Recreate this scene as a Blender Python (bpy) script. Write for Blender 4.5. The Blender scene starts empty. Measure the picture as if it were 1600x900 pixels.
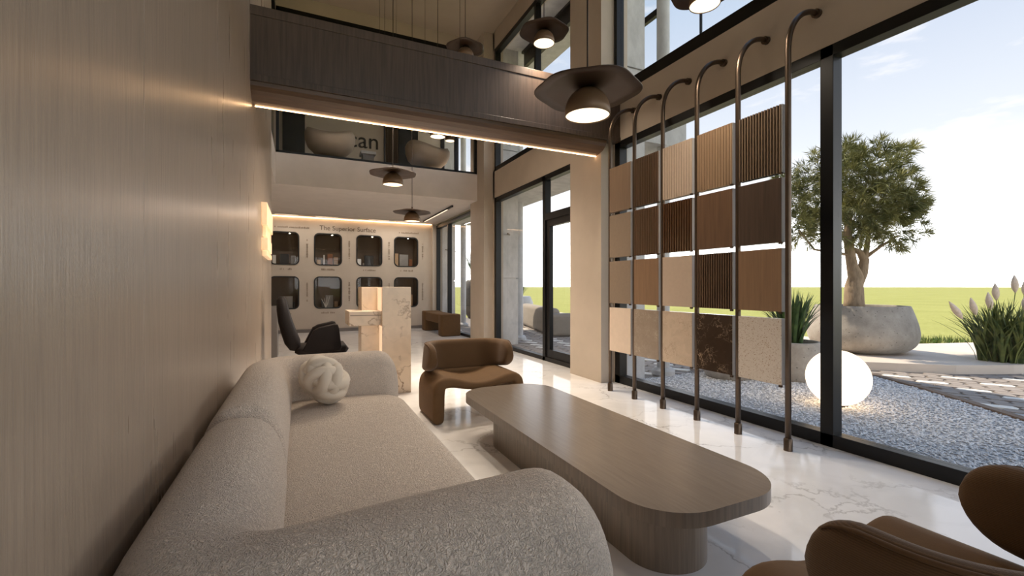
import bpy, bmesh, math, random
from mathutils import Vector, Matrix
random.seed(7)
C = bpy.context.scene.collection
S = bpy.context.scene
PI = math.pi

# ------------------------------------------------------------------ camera
cam = bpy.data.objects.new('camera', bpy.data.cameras.new('camera'))
C.objects.link(cam)
cam.data.sensor_width = 36.0
cam.data.lens = 705.0 / 1600 * 36
cam.data.shift_y = -2 / 1600
cam.data.clip_end = 3000
cam.data.clip_start = 0.03
cam.location = (0, 0, 1.25)
cam.rotation_euler = (PI / 2, 0, -math.radians(25.1))
S.camera = cam
S.view_settings.view_transform = 'Standard'
S.view_settings.look = 'None'
S.view_settings.gamma = 1
S.view_settings.use_curve_mapping = False
S.view_settings.exposure = 0.75

# ------------------------------------------------------------------ sky and sun
W = bpy.data.worlds.new('sky'); S.world = W
W.use_nodes = True
nt = W.node_tree; nt.nodes.clear()
def wn(t, **k):
    n = nt.nodes.new(t)
    for a, b in k.items(): setattr(n, a, b)
    return n
tc = wn('ShaderNodeTexCoord'); sep = wn('ShaderNodeSeparateXYZ')
nt.links.new(tc.outputs['Generated'], sep.inputs[0])
ramp = wn('ShaderNodeValToRGB')
cr = ramp.color_ramp
cr.elements[0].position = 0.0; cr.elements[0].color = (3.2, 3.19, 3.17, 1)
cr.elements[1].position = 0.95; cr.elements[1].color = (0.20, 0.36, 0.66, 1)
for p, c in ((0.08, (2.5, 2.5, 2.5)), (0.16, (0.86, 0.86, 0.88)), (0.25, (0.57, 0.60, 0.65)), (0.39, (0.455, 0.50, 0.59)), (0.52, (0.355, 0.43, 0.54)), (0.68, (0.29, 0.40, 0.57))):
    e = cr.elements.new(p); e.color = (*c, 1)
nt.links.new(sep.outputs['Z'], ramp.inputs[0])
mp = wn('ShaderNodeMapping'); mp.inputs['Scale'].default_value = (1.3, 1.3, 5.0)
nt.links.new(tc.outputs['Generated'], mp.inputs[0])
nz = wn('ShaderNodeTexNoise'); nz.inputs['Scale'].default_value = 3.4; nz.inputs['Detail'].default_value = 7; nz.inputs['Roughness'].default_value = 0.6
nt.links.new(mp.outputs[0], nz.inputs['Vector'])
cl = wn('ShaderNodeMapRange'); cl.inputs[1].default_value = 0.54; cl.inputs[2].default_value = 0.70; cl.inputs[4].default_value = 0.7
nt.links.new(nz.outputs[0], cl.inputs[0])
mx = wn('ShaderNodeMix', data_type='RGBA')
nt.links.new(cl.outputs[0], mx.inputs[0]); nt.links.new(ramp.outputs[0], mx.inputs[6]); mx.inputs[7].default_value = (0.86, 0.80, 0.76, 1)
bg = wn('ShaderNodeBackground'); bg.inputs[1].default_value = 1.0
nt.links.new(mx.outputs[2], bg.inputs[0])
wo = wn('ShaderNodeOutputWorld'); nt.links.new(bg.outputs[0], wo.inputs[0])
W.cycles.sampling_method = 'MANUAL'; W.cycles.sample_map_resolution = 512

sl = bpy.data.lights.new('sun', 'SUN'); sl.energy = 3.6; sl.angle = math.radians(0.6); sl.color = (1.0, 0.87, 0.70)
sun = bpy.data.objects.new('sun', sl); C.objects.link(sun)
el = math.radians(52)
sun.rotation_euler = Vector((0.40 * math.cos(el), -0.92 * math.cos(el), -math.sin(el))).to_track_quat('-Z', 'Y').to_euler()
sun.location = (-6, 14, 20)

# ------------------------------------------------------------------ materials
def lin(r, g, b):
    f = lambda v: (v / 255 / 12.92) if v <= 10.3 else ((v / 255 + 0.055) / 1.055) ** 2.4
    return (f(r), f(g), f(b), 1)
class M:
    """small node-material builder"""
    def __init__(s, name, col, rough=0.5, metal=0.0, spec=0.5):
        s.m = bpy.data.materials.new(name); s.m.use_nodes = True
        s.t = s.m.node_tree; s.b = s.t.nodes['Principled BSDF']
        s.b.inputs['Base Color'].default_value = col
        s.b.inputs['Roughness'].default_value = rough
        s.b.inputs['Metallic'].default_value = metal
        s.b.inputs['Specular IOR Level'].default_value = spec
        s.col = col; s.h = None
    def n(s, t, **k):
        x = s.t.nodes.new(t)
        for a, b in k.items():
            if a in x.inputs: x.inputs[a].default_value = b
            else: setattr(x, a, b)
        return x
    def l(s, a, b): s.t.links.new(a, b); return s
    def coords(s, scale=(1, 1, 1), kind='Object'):
        c = s.n('ShaderNodeTexCoord'); m = s.n('ShaderNodeMapping'); m.inputs['Scale'].default_value = scale
        s.l(c.outputs[kind], m.inputs[0]); return m.outputs[0]
    def noise(s, scale=5, detail=4, rough=0.5, stretch=(1, 1, 1), dist=0.0):
        x = s.n('ShaderNodeTexNoise', Scale=scale, Detail=detail, Roughness=rough, Distortion=dist)
        s.l(s.coords(stretch), x.inputs['Vector']); return x.outputs[0]
    def ramp(s, fac, stops):
        r = s.n('ShaderNodeValToRGB'); e = r.color_ramp.elements
        e[0].position, e[0].color = stops[0]; e[1].position, e[1].color = stops[-1]
        for p, c in stops[1:-1]:
            k = e.new(p); k.color = c
        s.l(fac, r.inputs[0]); return r.outputs[0]
    def color(s, out): s.l(out, s.b.inputs['Base Color']); return s
    def bump(s, out, strength=0.3, dist=0.01):
        b = s.n('ShaderNodeBump', Strength=strength, Distance=dist)
        s.l(out, b.inputs['Height'])
        if s.h: s.l(s.h, b.inputs['Normal'])
        s.h = b.outputs[0]; s.l(s.h, s.b.inputs['Normal']); return s
    def rough_from(s, out, a, b):
        r = s.n('ShaderNodeMapRange'); r.inputs[3].default_value = a; r.inputs[4].default_value = b
        s.l(out, r.inputs[0]); s.l(r.outputs[0], s.b.inputs['Roughness']); return s
def tone(c, k): return (min(1, c[0] * k), min(1, c[1] * k), min(1, c[2] * k), 1)
def wood(name, col, rough=0.4, stretch=(1, 1, 0.04), scale=60, amt=0.3, bump=0.15, spec=0.5):
    m = M(name, col, rough, spec=spec)
    a = m.noise(scale, 5, 0.6, stretch)
    m.color(m.ramp(a, [(0.3, tone(col, 1 - amt)), (0.5, col), (0.72, tone(col, 1 + amt))]))
    m.bump(a, bump, 0.004); return m.m
def plain(name, col, rough=0.6, amt=0.06, scale=8, bump=0.0, bscale=120, metal=0, spec=0.5):
    m = M(name, col, rough, metal, spec)
    a = m.noise(scale, 4)
    m.color(m.ramp(a, [(0.3, tone(col, 1 - amt)), (0.7, tone(col, 1 + amt))]))
    if bump: m.bump(m.noise(bscale, 3), bump, 0.004)
    return m.m
def marble(name, base, vein, scale=1.0, rough=0.07, width=0.03, dark=0.85, coat=0.0):
    m = M(name, base, rough)
    co = m.coords((1, 1, 1))
    n1 = m.n('ShaderNodeTexNoise', Scale=1.6 * scale, Detail=6, Roughness=0.6); m.l(co, n1.inputs['Vector'])
    add = m.n('ShaderNodeMix', data_type='RGBA', blend_type='LINEAR_LIGHT'); add.inputs[0].default_value = 0.35
    m.l(co, add.inputs[6]); m.l(n1.outputs[1], add.inputs[7])
    v = m.n('ShaderNodeTexVoronoi', feature='DISTANCE_TO_EDGE', Scale=1.25 * scale); m.l(add.outputs[2], v.inputs['Vector'])
    vr = m.n('ShaderNodeMapRange'); vr.inputs[1].default_value = 0.0; vr.inputs[2].default_value = width; vr.inputs[3].default_value = 1; vr.inputs[4].default_value = 0
    m.l(v.outputs[0], vr.inputs[0])
    n2 = m.n('ShaderNodeTexNoise', Scale=1.1 * scale, Detail=3); m.l(co, n2.inputs['Vector'])
    mk = m.n('ShaderNodeMapRange'); mk.inputs[1].default_value = 0.42; mk.inputs[2].default_value = 0.68; m.l(n2.outputs[0], mk.inputs[0])
    mu = m.n('ShaderNodeMath', operation='MULTIPLY'); m.l(vr.outputs[0], mu.inputs[0]); m.l(mk.outputs[0], mu.inputs[1])
    mu2 = m.n('ShaderNodeMath', operation='MULTIPLY'); mu2.inputs[1].default_value = dark; m.l(mu.outputs[0], mu2.inputs[0])
    n3 = m.n('ShaderNodeTexNoise', Scale=2.5 * scale, Detail=5, Distortion=1.0); m.l(co, n3.inputs['Vector'])
    cb = m.ramp(n3.outputs[0], [(0.35, tone(base, 0.90)), (0.6, base)])
    mix = m.n('ShaderNodeMix', data_type='RGBA'); m.l(mu2.outputs[0], mix.inputs[0]); m.l(cb, mix.inputs[6]); mix.inputs[7].default_value = vein
    m.color(mix.outputs[2]); return m.m
def emit(name, col, st):
    m = M(name, col, 0.5); m.b.inputs['Emission Color'].default_value = col; m.b.inputs['Emission Strength'].default_value = st
    return m.m

MAT = {}
# big satin wood veneer of the left wall: fine vertical grain with a slightly wavy lacquer
m = M('wall_veneer', lin(150, 130, 110), 0.27)
g = m.noise(120, 6, 0.6, (1, 1, 0.035)); g2 = m.noise(9, 4, 0.5, (1, 1, 0.12))
c0 = lin(154, 137, 120)
m.color(m.ramp(g, [(0.28, tone(c0, 0.80)), (0.5, c0), (0.75, tone(c0, 1.18))]))
m.bump(m.noise(120, 4, 0.6, (1, 1, 0.06)), 0.35, 0.003); m.bump(m.noise(55, 3, 0.5, (1, 1, 0.22), 0.5), 0.08, 0.005); m.rough_from(g2, 0.24, 0.34)
MAT['veneer'] = m.m
MAT['beam'] = wood('beam_wood', lin(78, 64, 54), 0.32, (1, 1, 0.05), 45, 0.28, 0.10)
MAT['beam_soffit'] = wood('beam_soffit_wood', lin(90, 68, 52), 0.35, (0.05, 1, 1), 40, 0.25, 0.10)
MAT['plaster'] = plain('warm_plaster', lin(186, 172, 156), 0.75, 0.05, 3, 0.05, 60)
MAT['ceiling'] = plain('ceiling_paint', lin(162, 148, 130), 0.8, 0.03, 3)
MAT['conc_light'] = plain('pale_plaster', lin(212, 202, 194), 0.7, 0.04, 4)
m = M('exterior_concrete', lin(168, 164, 158), 0.8)
a = m.noise(6, 8, 0.65, (1, 1, 0.5)); b_ = lin(190, 188, 186)
m.color(m.ramp(a, [(0.3, tone(b_, 0.85)), (0.7, tone(b_, 1.2))])); m.bump(a, 0.1, 0.01); MAT['ext'] = m.m
MAT['metal'] = plain('black_frame_metal', lin(16, 15, 15), 0.38, 0.1, 4, spec=0.35)
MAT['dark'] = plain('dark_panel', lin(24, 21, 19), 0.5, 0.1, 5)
MAT['floor'] = marble('floor_marble', lin(246, 243, 241), lin(150, 142, 136), 1.15, 0.06, 0.018, 0.85)
MAT['floor'].node_tree.nodes['Principled BSDF'].inputs['Specular IOR Level'].default_value = 0.9
MAT['desk'] = marble('desk_marble', lin(226, 206, 182), lin(120, 84, 58), 2.2, 0.22, 0.05, 1.0)
def glass():
    m = bpy.data.materials.new('clear_glass'); m.use_nodes = True; t = m.node_tree; t.nodes.clear()
    o = t.nodes.new('ShaderNodeOutputMaterial'); mix = t.nodes.new('ShaderNodeMixShader')
    tr = t.nodes.new('ShaderNodeBsdfTransparent'); tr.inputs[0].default_value = (0.985, 0.99, 0.99, 1)
    gl = t.nodes.new('ShaderNodeBsdfGlossy'); gl.inputs['Roughness'].default_value = 0.0
    lw = t.nodes.new('ShaderNodeLayerWeight'); lw.inputs[0].default_value = 0.5
    p = t.nodes.new('ShaderNodeMath'); p.operation = 'POWER'; p.inputs[1].default_value = 5
    q = t.nodes.new('ShaderNodeMath'); q.operation = 'MULTIPLY_ADD'; q.inputs[1].default_value = 0.4; q.inputs[2].default_value = 0.012
    t.links.new(lw.outputs['Facing'], p.inputs[0]); t.links.new(p.outputs[0], q.inputs[0]); t.links.new(q.outputs[0], mix.inputs[0])
    t.links.new(tr.outputs[0], mix.inputs[1]); t.links.new(gl.outputs[0], mix.inputs[2]); t.links.new(mix.outputs[0], o.inputs[0])
    return m
MAT['glass'] = glass()
# boucle upholstery
m = M('boucle', lin(206, 192, 176), 0.95, spec=0.15)
b1 = m.noise(85, 3, 0.5, (1, 1, 1), 2.2); c0 = lin(222, 206, 190)
m.color(m.ramp(b1, [(0.35, tone(c0, 0.84)), (0.6, tone(c0, 1.06))])); m.bump(b1, 1.0, 0.016)
m.b.inputs['Sheen Weight'].default_value = 0.25; MAT['boucle'] = m.m
m = M('knit_jersey', lin(204, 192, 176), 0.95, spec=0.15); m.bump(m.noise(420, 2), 0.25, 0.003); m.b.inputs['Sheen Weight'].default_value = 0.2; MAT['knit'] = m.m
m = M('brown_felt', lin(96, 70, 44), 0.85, spec=0.25)
wv = m.n('ShaderNodeTexWave', Scale=62.0, Distortion=2.0, Detail=2.0); wv.inputs['Detail Scale'].default_value = 4.0
wv.bands_direction = 'Z'; m.l(m.coords(), wv.inputs['Vector']); c0 = lin(96, 71, 45)
m.color(m.ramp(wv.outputs[1], [(0.2, tone(c0, 0.82)), (0.8, tone(c0, 1.08))])); m.bump(wv.outputs[1], 0.25, 0.004)
m.b.inputs['Sheen Weight'].default_value = 0.15; MAT['felt'] = m.m
MAT['felt_smooth'] = plain('brown_felt_smooth', lin(100, 75, 49), 0.8, 0.06, 20, 0.15, 300, spec=0.25)
MAT['piping'] = plain('brown_piping', lin(92, 66, 40), 0.7, 0.05, 30, spec=0.3)
MAT['leather'] = plain('dark_leather', lin(22, 15, 13), 0.6, 0.15, 12, 0.1, 90, spec=0.2)
MAT['tabletop'] = wood('table_top_wood', lin(126, 115, 104), 0.20, (1, 0.06, 1), 70, 0.10, 0.03)
MAT['tablebase'] = wood('table_base_wood', lin(118, 104, 90), 0.32, (1, 1, 0.04), 55, 0.28, 0.12)
MAT['steel'] = plain('bronzed_steel', lin(96, 82, 70), 0.36, 0.08, 14, metal=0.9)
MAT['bronze'] = plain('lamp_bronze', lin(62, 45, 32), 0.42, 0.08, 10, metal=0.35)
MAT['lampdome'] = plain('lamp_dome_paint', lin(118, 92, 68), 0.45, 0.05, 10, metal=0.2)
MAT['cord'] = plain('dark_cord', lin(44, 32, 26), 0.6)
MAT['lampglow'] = emit('lamp_diffuser', (1.0, 0.84, 0.58, 1), 1.1)
MAT['led'] = emit('warm_led', (1.0, 0.60, 0.30, 1), 9.0)
MAT['desk_face_glow'] = emit('desk_face_glow', (1.0, 0.76, 0.52, 1), 0.32)  # emissive stand-in for LED light falling on the desk's side face
MAT['cove'] = emit('cove_led', (1.0, 0.66, 0.38, 1), 5.5)
MAT['track'] = emit('track_light', (1.0, 0.80, 0.58, 1), 0.8)
MAT['spot'] = emit('niche_spot', (1.0, 0.78, 0.52, 1), 14.0)
m = M('backlit_onyx', (1, 0.78, 0.5, 1), 0.4); oc = m.ramp(m.noise(9, 5, 0.6, (1, 1, 0.4)), [(0.3, (1.0, 0.60, 0.30, 1)), (0.7, (1.0, 0.80, 0.52, 1))])
m.color(oc); m.l(oc, m.b.inputs['Emission Color']); m.b.inputs['Emission Strength'].default_value = 0.26; MAT['onyx'] = m.m
MAT['globe'] = emit('glowing_globe', (1.0, 0.76, 0.52, 1), 1.5)
m = M('field_grass', lin(160, 172, 80), 0.95, spec=0.1)
a = m.noise(0.25, 6, 0.6); b = m.noise(9, 5)
mixn = m.n('ShaderNodeMix', data_type='FLOAT'); mixn.inputs[0].default_value = 0.6; m.l(a, mixn.inputs[2]); m.l(b, mixn.inputs[3])
m.color(m.ramp(mixn.outputs[0], [(0.35, lin(142, 144, 74)), (0.65, lin(166, 164, 96))])); MAT['field'] = m.m
m = M('gravel_base', lin(120, 120, 122), 0.9); a = m.noise(160, 3); m.color(m.ramp(a, [(0.35, lin(140, 140, 142)), (0.65, lin(222, 220, 218))])); m.bump(a, 0.8, 0.01); MAT['gravel'] = m.m
m = M('gravel_stone', lin(165, 163, 162), 0.85); a = m.noise(31, 2); m.color(m.ramp(a, [(0.35, lin(196, 195, 195)), (0.65, lin(248, 247, 246))])); MAT['stone'] = m.m
MAT['paver'] = plain('grey_paver', lin(150, 140, 132), 0.85, 0.12, 5, 0.2, 70)
MAT['paver_white'] = plain('white_paver', lin(232, 226, 216), 0.8, 0.05, 5, 0.2, 70)
MAT['joint'] = plain('paving_joint', lin(128, 120, 112), 0.9)
MAT['kerb'] = plain('kerb_stone', lin(128, 108, 92), 0.85, 0.1, 6)
MAT['deck'] = plain('pale_deck', lin(210, 196, 182), 0.85, 0.07, 2, 0.1, 60)
m = M('pitted_concrete', lin(178, 168, 156), 0.85)
v = m.n('ShaderNodeTexVoronoi', Scale=16.0); m.l(m.coords(), v.inputs['Vector'])
pit = m.n('ShaderNodeMapRange'); pit.inputs[1].default_value = 0.06; pit.inputs[2].default_value = 0.16; m.l(v.outputs[0], pit.inputs[0])
nb = m.ramp(m.noise(5, 7, 0.65), [(0.3, lin(146, 138, 128)), (0.7, lin(178, 170, 160))])
mm = m.n('ShaderNodeMix', data_type='RGBA', blend_type='MULTIPLY'); mm.inputs[0].default_value = 1
pc = m.ramp(pit.outputs[0], [(0.0, (0.42, 0.40, 0.38, 1)), (1.0, (1, 1, 1, 1))]); m.l(nb, mm.inputs[6]); m.l(pc, mm.inputs[7])
m.color(mm.outputs[2]); m.bump(pit.outputs[0], 0.5, 0.02); MAT['pitted'] = m.m
MAT['soil'] = plain('soil', lin(60, 48, 38), 0.95, 0.2, 30, 0.6, 60)
MAT['bark'] = wood('bark', lin(158, 138, 116), 0.9, (1, 1, 0.25), 26, 0.3, 0.6, 0.1)
def leafmat(name, c, c2, scale=7):
    m = M(name, c, 0.55, spec=0.3); m.color(m.ramp(m.noise(scale, 3), [(0.35, c), (0.65, c2)]))
    m.b.inputs['Subsurface Weight'].default_value = 0.0; return m.m
MAT['leaf'] = leafmat('tree_leaf', lin(92, 98, 60), lin(160, 156, 96), 3)
MAT['agave'] = leafmat('agave_leaf', lin(42, 66, 38), lin(84, 108, 58))
MAT['reed'] = leafmat('reed_leaf', lin(58, 80, 44), lin(118, 124, 66), 9)
MAT['turf'] = leafmat('turf_leaf', lin(70, 110, 40), lin(150, 150, 84), 5)
MAT['plume'] = plain('plume', lin(226, 206, 186), 0.9, 0.1, 30)
MAT['outsofa'] = plain('outdoor_fabric', lin(150, 140, 128), 0.9, 0.05, 8, 0.2, 200)
MAT['white_pot'] = plain('white_pot', lin(190, 188, 186), 0.7)
MAT['dark_pot'] = plain('dark_pot', lin(70, 62, 56), 0.6)
MAT['shell'] = plain('shell_fabric', lin(176, 158, 138), 0.8, 0.04, 6, 0.1, 200)
MAT['letters'] = plain('letter_ink', lin(96, 80, 64), 0.6)
MAT['caption_ink'] = plain('caption_ink', lin(138, 121, 104), 0.6)
MAT['letters_dark'] = plain('dark_letters', lin(40, 30, 24), 0.5)
MAT['niche_in'] = plain('niche_lining', lin(104, 84, 64), 0.5, 0.15, 2)
MAT['grey_panel'] = plain('grey_lacquer', lin(112, 104, 98), 0.4)
# ------------------------------------------------------------------ mesh helpers
def smooth(me, on=True):
    me.polygons.foreach_set('use_smooth', [on] * len(me.polygons))
def link(name, me, parent=None):
    o = bpy.data.objects.new(name, me); C.objects.link(o)
    if parent: o.parent = parent
    return o
def base_of(parent):
    v = Vector((0, 0, 0))
    while parent is not None: v += parent.location; parent = parent.parent
    return v
def fin(name, bm, mat, parent=None, sm=False, at=None, local=False, kind=None, angle=None):
    """bm holds world coordinates; origin goes to `at` (or to the parent's base)"""
    bmesh.ops.recalc_face_normals(bm, faces=bm.faces)
    off = Vector((0, 0, 0))
    if not local: off = base_of(parent) if parent else Vector(at or (0, 0, 0))
    bmesh.ops.translate(bm, verts=bm.verts, vec=-off)
    me = bpy.data.meshes.new(name); bm.to_mesh(me); bm.free()
    me.materials.append(MAT[mat])
    if sm: smooth(me)
    if angle is not None:
        smooth(me); me.set_sharp_from_angle(angle=math.radians(angle))
    o = link(name, me, parent)
    if not parent and at is not None: o.location = at
    if kind: o['kind'] = kind
    return o
def pydata(name, vs, fs, mat, parent=None, sm=False, kind=None, at=None):
    off = base_of(parent) if parent else Vector(at or (0, 0, 0))
    me = bpy.data.meshes.new(name); me.from_pydata([(v[0] - off.x, v[1] - off.y, v[2] - off.z) for v in vs], [], fs); me.update()
    me.materials.append(MAT[mat])
    if sm: smooth(me)
    o = link(name, me, parent)
    if not parent and at is not None: o.location = at
    if kind: o['kind'] = kind
    return o
def box(bm, a, b, bev=0.0, seg=2):
    r = bmesh.ops.create_cube(bm, size=1); vs = r['verts']
    for v in vs:
        v.co = Vector([(a[i] + b[i]) / 2 + v.co[i] * abs(b[i] - a[i]) for i in range(3)])
    if bev:
        es = list({e for v in vs for e in v.link_edges})
        bmesh.ops.bevel(bm, geom=es, offset=bev, segments=seg, affect='EDGES', profile=0.5)
    return bm
def bx(*boxes, bev=0.0, seg=2):
    bm = bmesh.new()
    for a, b in boxes: box(bm, a, b, bev, seg)
    return bm
def loft(rings, bm=None, cap=True, closed=True, loop=False):
    bm = bm or bmesh.new()
    R = [[bm.verts.new(p) for p in r] for r in rings]
    n = len(R[0]); k = len(R)
    for i in range(k if loop else k - 1):
        A, B = R[i], R[(i + 1) % k]
        for j in range(n if closed else n - 1):
            try: bm.faces.new((A[j], A[(j + 1) % n], B[(j + 1) % n], B[j]))
            except ValueError: pass
    if cap and not loop:
        for r in (R[0], R[-1]):
            try: bm.faces.new(r)
            except ValueError: pass
    return bm
def lathe(prof, c, n=32, bm=None, cap=True):
    return loft([[(c[0] + r * math.cos(2 * PI * j / n), c[1] + r * math.sin(2 * PI * j / n), c[2] + z) for j in range(n)] for r, z in prof], bm, cap)
def tube(pts, rad, n=10, bm=None, loop=False, cap=True):
    pts = [Vector(p) for p in pts]; k = len(pts); rings = []; ref = None
    for i, p in enumerate(pts):
        if loop: t = pts[(i + 1) % k] - pts[i - 1]
        else: t = pts[min(i + 1, k - 1)] - pts[max(i - 1, 0)]
        t.normalize()
        if ref is None: ref = t.orthogonal().normalized()
        ref = (ref - t * ref.dot(t))
        if ref.length < 1e-6: ref = t.orthogonal()
        ref.normalize(); bn = t.cross(ref)
        r = rad[i] if isinstance(rad, (list, tuple)) else rad
        rings.append([p + ref * (r * math.cos(2 * PI * j / n)) + bn * (r * math.sin(2 * PI * j / n)) for j in range(n)])
    return loft(rings, bm, cap, True, loop)
def prism(poly, z0, z1, bm=None, axis='z', bev=0.0, seg=3):
    """closed polygon extruded; axis y: poly is (x,z), extruded along y"""
    bm = bm or bmesh.new()
    f3 = (lambda p, h: (p[0], p[1], h)) if axis == 'z' else ((lambda p, h: (p[0], h, p[1])) if axis == 'y' else (lambda p, h: (h, p[0], p[1])))
    A = [bm.verts.new(f3(p, z0)) for p in poly]; B = [bm.verts.new(f3(p, z1)) for p in poly]
    n = len(poly); f1 = bm.faces.new(A); f2 = bm.faces.new(B)
    for j in range(n): bm.faces.new((A[j], A[(j + 1) % n], B[(j + 1) % n], B[j]))
    if bev:
        es = list(set(f1.edges) | set(f2.edges))
        bmesh.ops.bevel(bm, geom=es, offset=bev, segments=seg, affect='EDGES', profile=0.5)
    return bm
def rrect(x0, x1, y0, y1, r, n=6):
    out = []
    for cx, cy, a in ((x1 - r, y1 - r, 0), (x0 + r, y1 - r, 1), (x0 + r, y0 + r, 2), (x1 - r, y0 + r, 3)):
        for i in range(n + 1):
            t = (a + i / n) * PI / 2; out.append((cx + r * math.cos(t), cy + r * math.sin(t)))
    return out
def catmull(P, n=3):
    out = []
    for i in range(len(P) - 1):
        p0, p1, p2, p3 = P[max(0, i - 1)], P[i], P[i + 1], P[min(len(P) - 1, i + 2)]
        for k in range(n):
            t = k / n
            out.append(tuple(0.5 * (2 * b + (c - a) * t + (2 * a - 5 * b + 4 * c - d) * t * t + (3 * b - a - 3 * c + d) * t ** 3) for a, b, c, d in zip(p0, p1, p2, p3)))
    out.append(tuple(P[-1])); return out
def tag(o, label=None, cat=None, group=None):
    if label: o['label'] = label
    if cat: o['category'] = cat
    if group: o['group'] = group
    return o
def thing(name, label, cat, loc=(0, 0, 0), group=None, rz=0):
    o = bpy.data.objects.new(name, None); C.objects.link(o); o.location = loc; o.rotation_euler.z = rz
    o.empty_display_size = 0.1
    return tag(o, label, cat, group)
def struct(name, bm, mat, **k):
    o = fin(name, bm, mat, **k); o['kind'] = 'structure'; return o
def copy_tree(o, parent=None):
    c = o.copy(); C.objects.link(c)
    if parent: c.parent = parent
    for ch in o.children: copy_tree(ch, c)
    return c
def single(name, bm, mat, label, cat, at, group=None, **k):
    return tag(fin(name, bm, mat, at=at, **k), label, cat, group)

# ------------------------------------------------------------------ the shell
WX = 3.74           # inner face of the window wall
LX = -0.413         # face of the wood wall
CZ = 6.68           # upper ceiling
GZ = 3.135          # lower head / lower ceiling
SZ = 3.73           # upper floor / sill
TW = WX + 0.20
struct('floor', bx(((-3.1, -3.2, -0.2), (WX + 0.1, 13.6, 0))), 'floor')
struct('ceiling', bx(((-3.2, -3.3, CZ), (TW, 14, CZ + 0.3))), 'ceiling')
wl = struct('wall_left', bx(((LX - 0.25, -3.2, 0), (LX - 0.012, 7.95, CZ))), 'dark')
ys = [-3.2, -0.95, 0.35, 1.644, 2.93, 4.40, 5.9, 7.95]
for i in range(len(ys) - 1):
    fin('veneer_panel', bx(((LX - 0.013, ys[i] + 0.0022, 0), (LX, ys[i + 1] - 0.0022, CZ)), bev=0.001, seg=1), 'veneer', wl)
struct('wall_outer_left', bx(((-3.2, 7.95, 0), (-3.0, 13.6, CZ)), ((-3.2, 7.7, 0), (LX - 0.25, 7.95, CZ))), 'plaster')
struct('wall_front', bx(((-3.2, -3.4, 0), (LX, -3.2, CZ)), ((3.6, -3.4, 0), (TW, -3.2, CZ)), ((LX, -3.4, GZ), (3.6, -3.2, SZ)), ((LX, -3.4, 6.3), (3.6, -3.2, CZ))), 'plaster')
for nm, z0, z1 in (('window_20', 0, GZ), ('window_21', SZ, 6.3)):  # added windows behind the camera, put in to let daylight brighten the room
    fw = thing(nm, None, None, (1.6, -3.3, z0)); fw['kind'] = 'structure'
    for x in (LX, 0.9, 2.25, 3.52): fin('mullion', bx(((x, -3.35, z0), (x + 0.08, -3.25, z1))), 'metal', fw)
    for z in (z0, z1 - 0.08): fin('rail', bx(((LX, -3.35, z), (3.6, -3.25, z + 0.08))), 'metal', fw)
    fin('pane', bx(((LX, -3.305, z0), (3.6, -3.3, z1))), 'glass', fw)
# window wall: spandrel, parapet band, columns
wr = struct('wall_right', bx(((WX, -3.2, GZ), (TW, 13.6, SZ)), ((WX, -3.2, 6.3), (TW, 13.6, CZ)),
    ((WX, 4.79, -0.2), (TW, 5.60, CZ)), ((WX, 8.86, -0.2), (TW, 9.80, CZ)), ((WX, 13.47, -0.2), (TW, 13.8, CZ)),
    ((WX, -3.3, -0.2), (TW, -3.1, CZ))), 'plaster')
for a, b in ((4.81, 5.55), (8.95, 9.78)):
    struct('column', bx(((3.53, a, 0), (WX, b, CZ))), 'plaster')
# mezzanine slab, L-shaped with its parapet face
struct('mezzanine_slab', bx(((LX - 0.007, 9.35, GZ + 0.01), (WX, 13.5, SZ)), ((-3.0, 7.95, GZ + 0.01), (LX - 0.007, 13.5, SZ))), 'conc_light')
struct('wall_back_upper', bx(((-3.0, 12.95, SZ), (WX, 13.8, CZ)), ((-3.2, 13.5, SZ - 0.6), (WX, 14.1, CZ))), 'plaster')

# back wall with eight rounded display openings
NX = [(-0.745, -0.04), (0.338, 1.045), (1.44, 2.147), (2.495, 3.197)]
NZ = [(0.65, 1.525), (1.845, 2.722)]
XB = [-0.93, 0.15, 1.24, 2.32, 3.38]; ZB = [0.45, 1.685, 2.88]
bm = bx(((-3.0, 13.5, 0), (XB[0], 13.62, GZ)), ((XB[4], 13.5, 0), (3.64, 13.62, GZ)), ((XB[0], 13.5, 0), (XB[4], 13.62, ZB[0])), ((XB[0], 13.5, ZB[2]), (XB[4], 13.62, GZ)))
for i, (x0, x1) in enumerate(NX):
    for j, (z0, z1) in enumerate(NZ):
        a = rrect(XB[i], XB[i + 1], ZB[j], ZB[j + 1], 0.0005, 5); b = rrect(x0, x1, z0, z1, 0.13, 5)
        loft([[(p[0], 13.5, p[1]) for p in a], [(p[0], 13.5, p[1]) for p in b], [(p[0], 13.6, p[1]) for p in b]], bm, cap=False)
wb = struct('wall_back', bm, 'plaster')
struct('wall_right_return', bx(((3.62, 13.40, 0), (WX, 13.62, GZ))), 'plaster')
struct('trim_1', bx(((-3.0, 13.485, 0), (3.62, 13.5, 0.09))), 'grey_panel')
NICHE = {}
posn = ['leftmost', 'second from left', 'third from left', 'rightmost']
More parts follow.
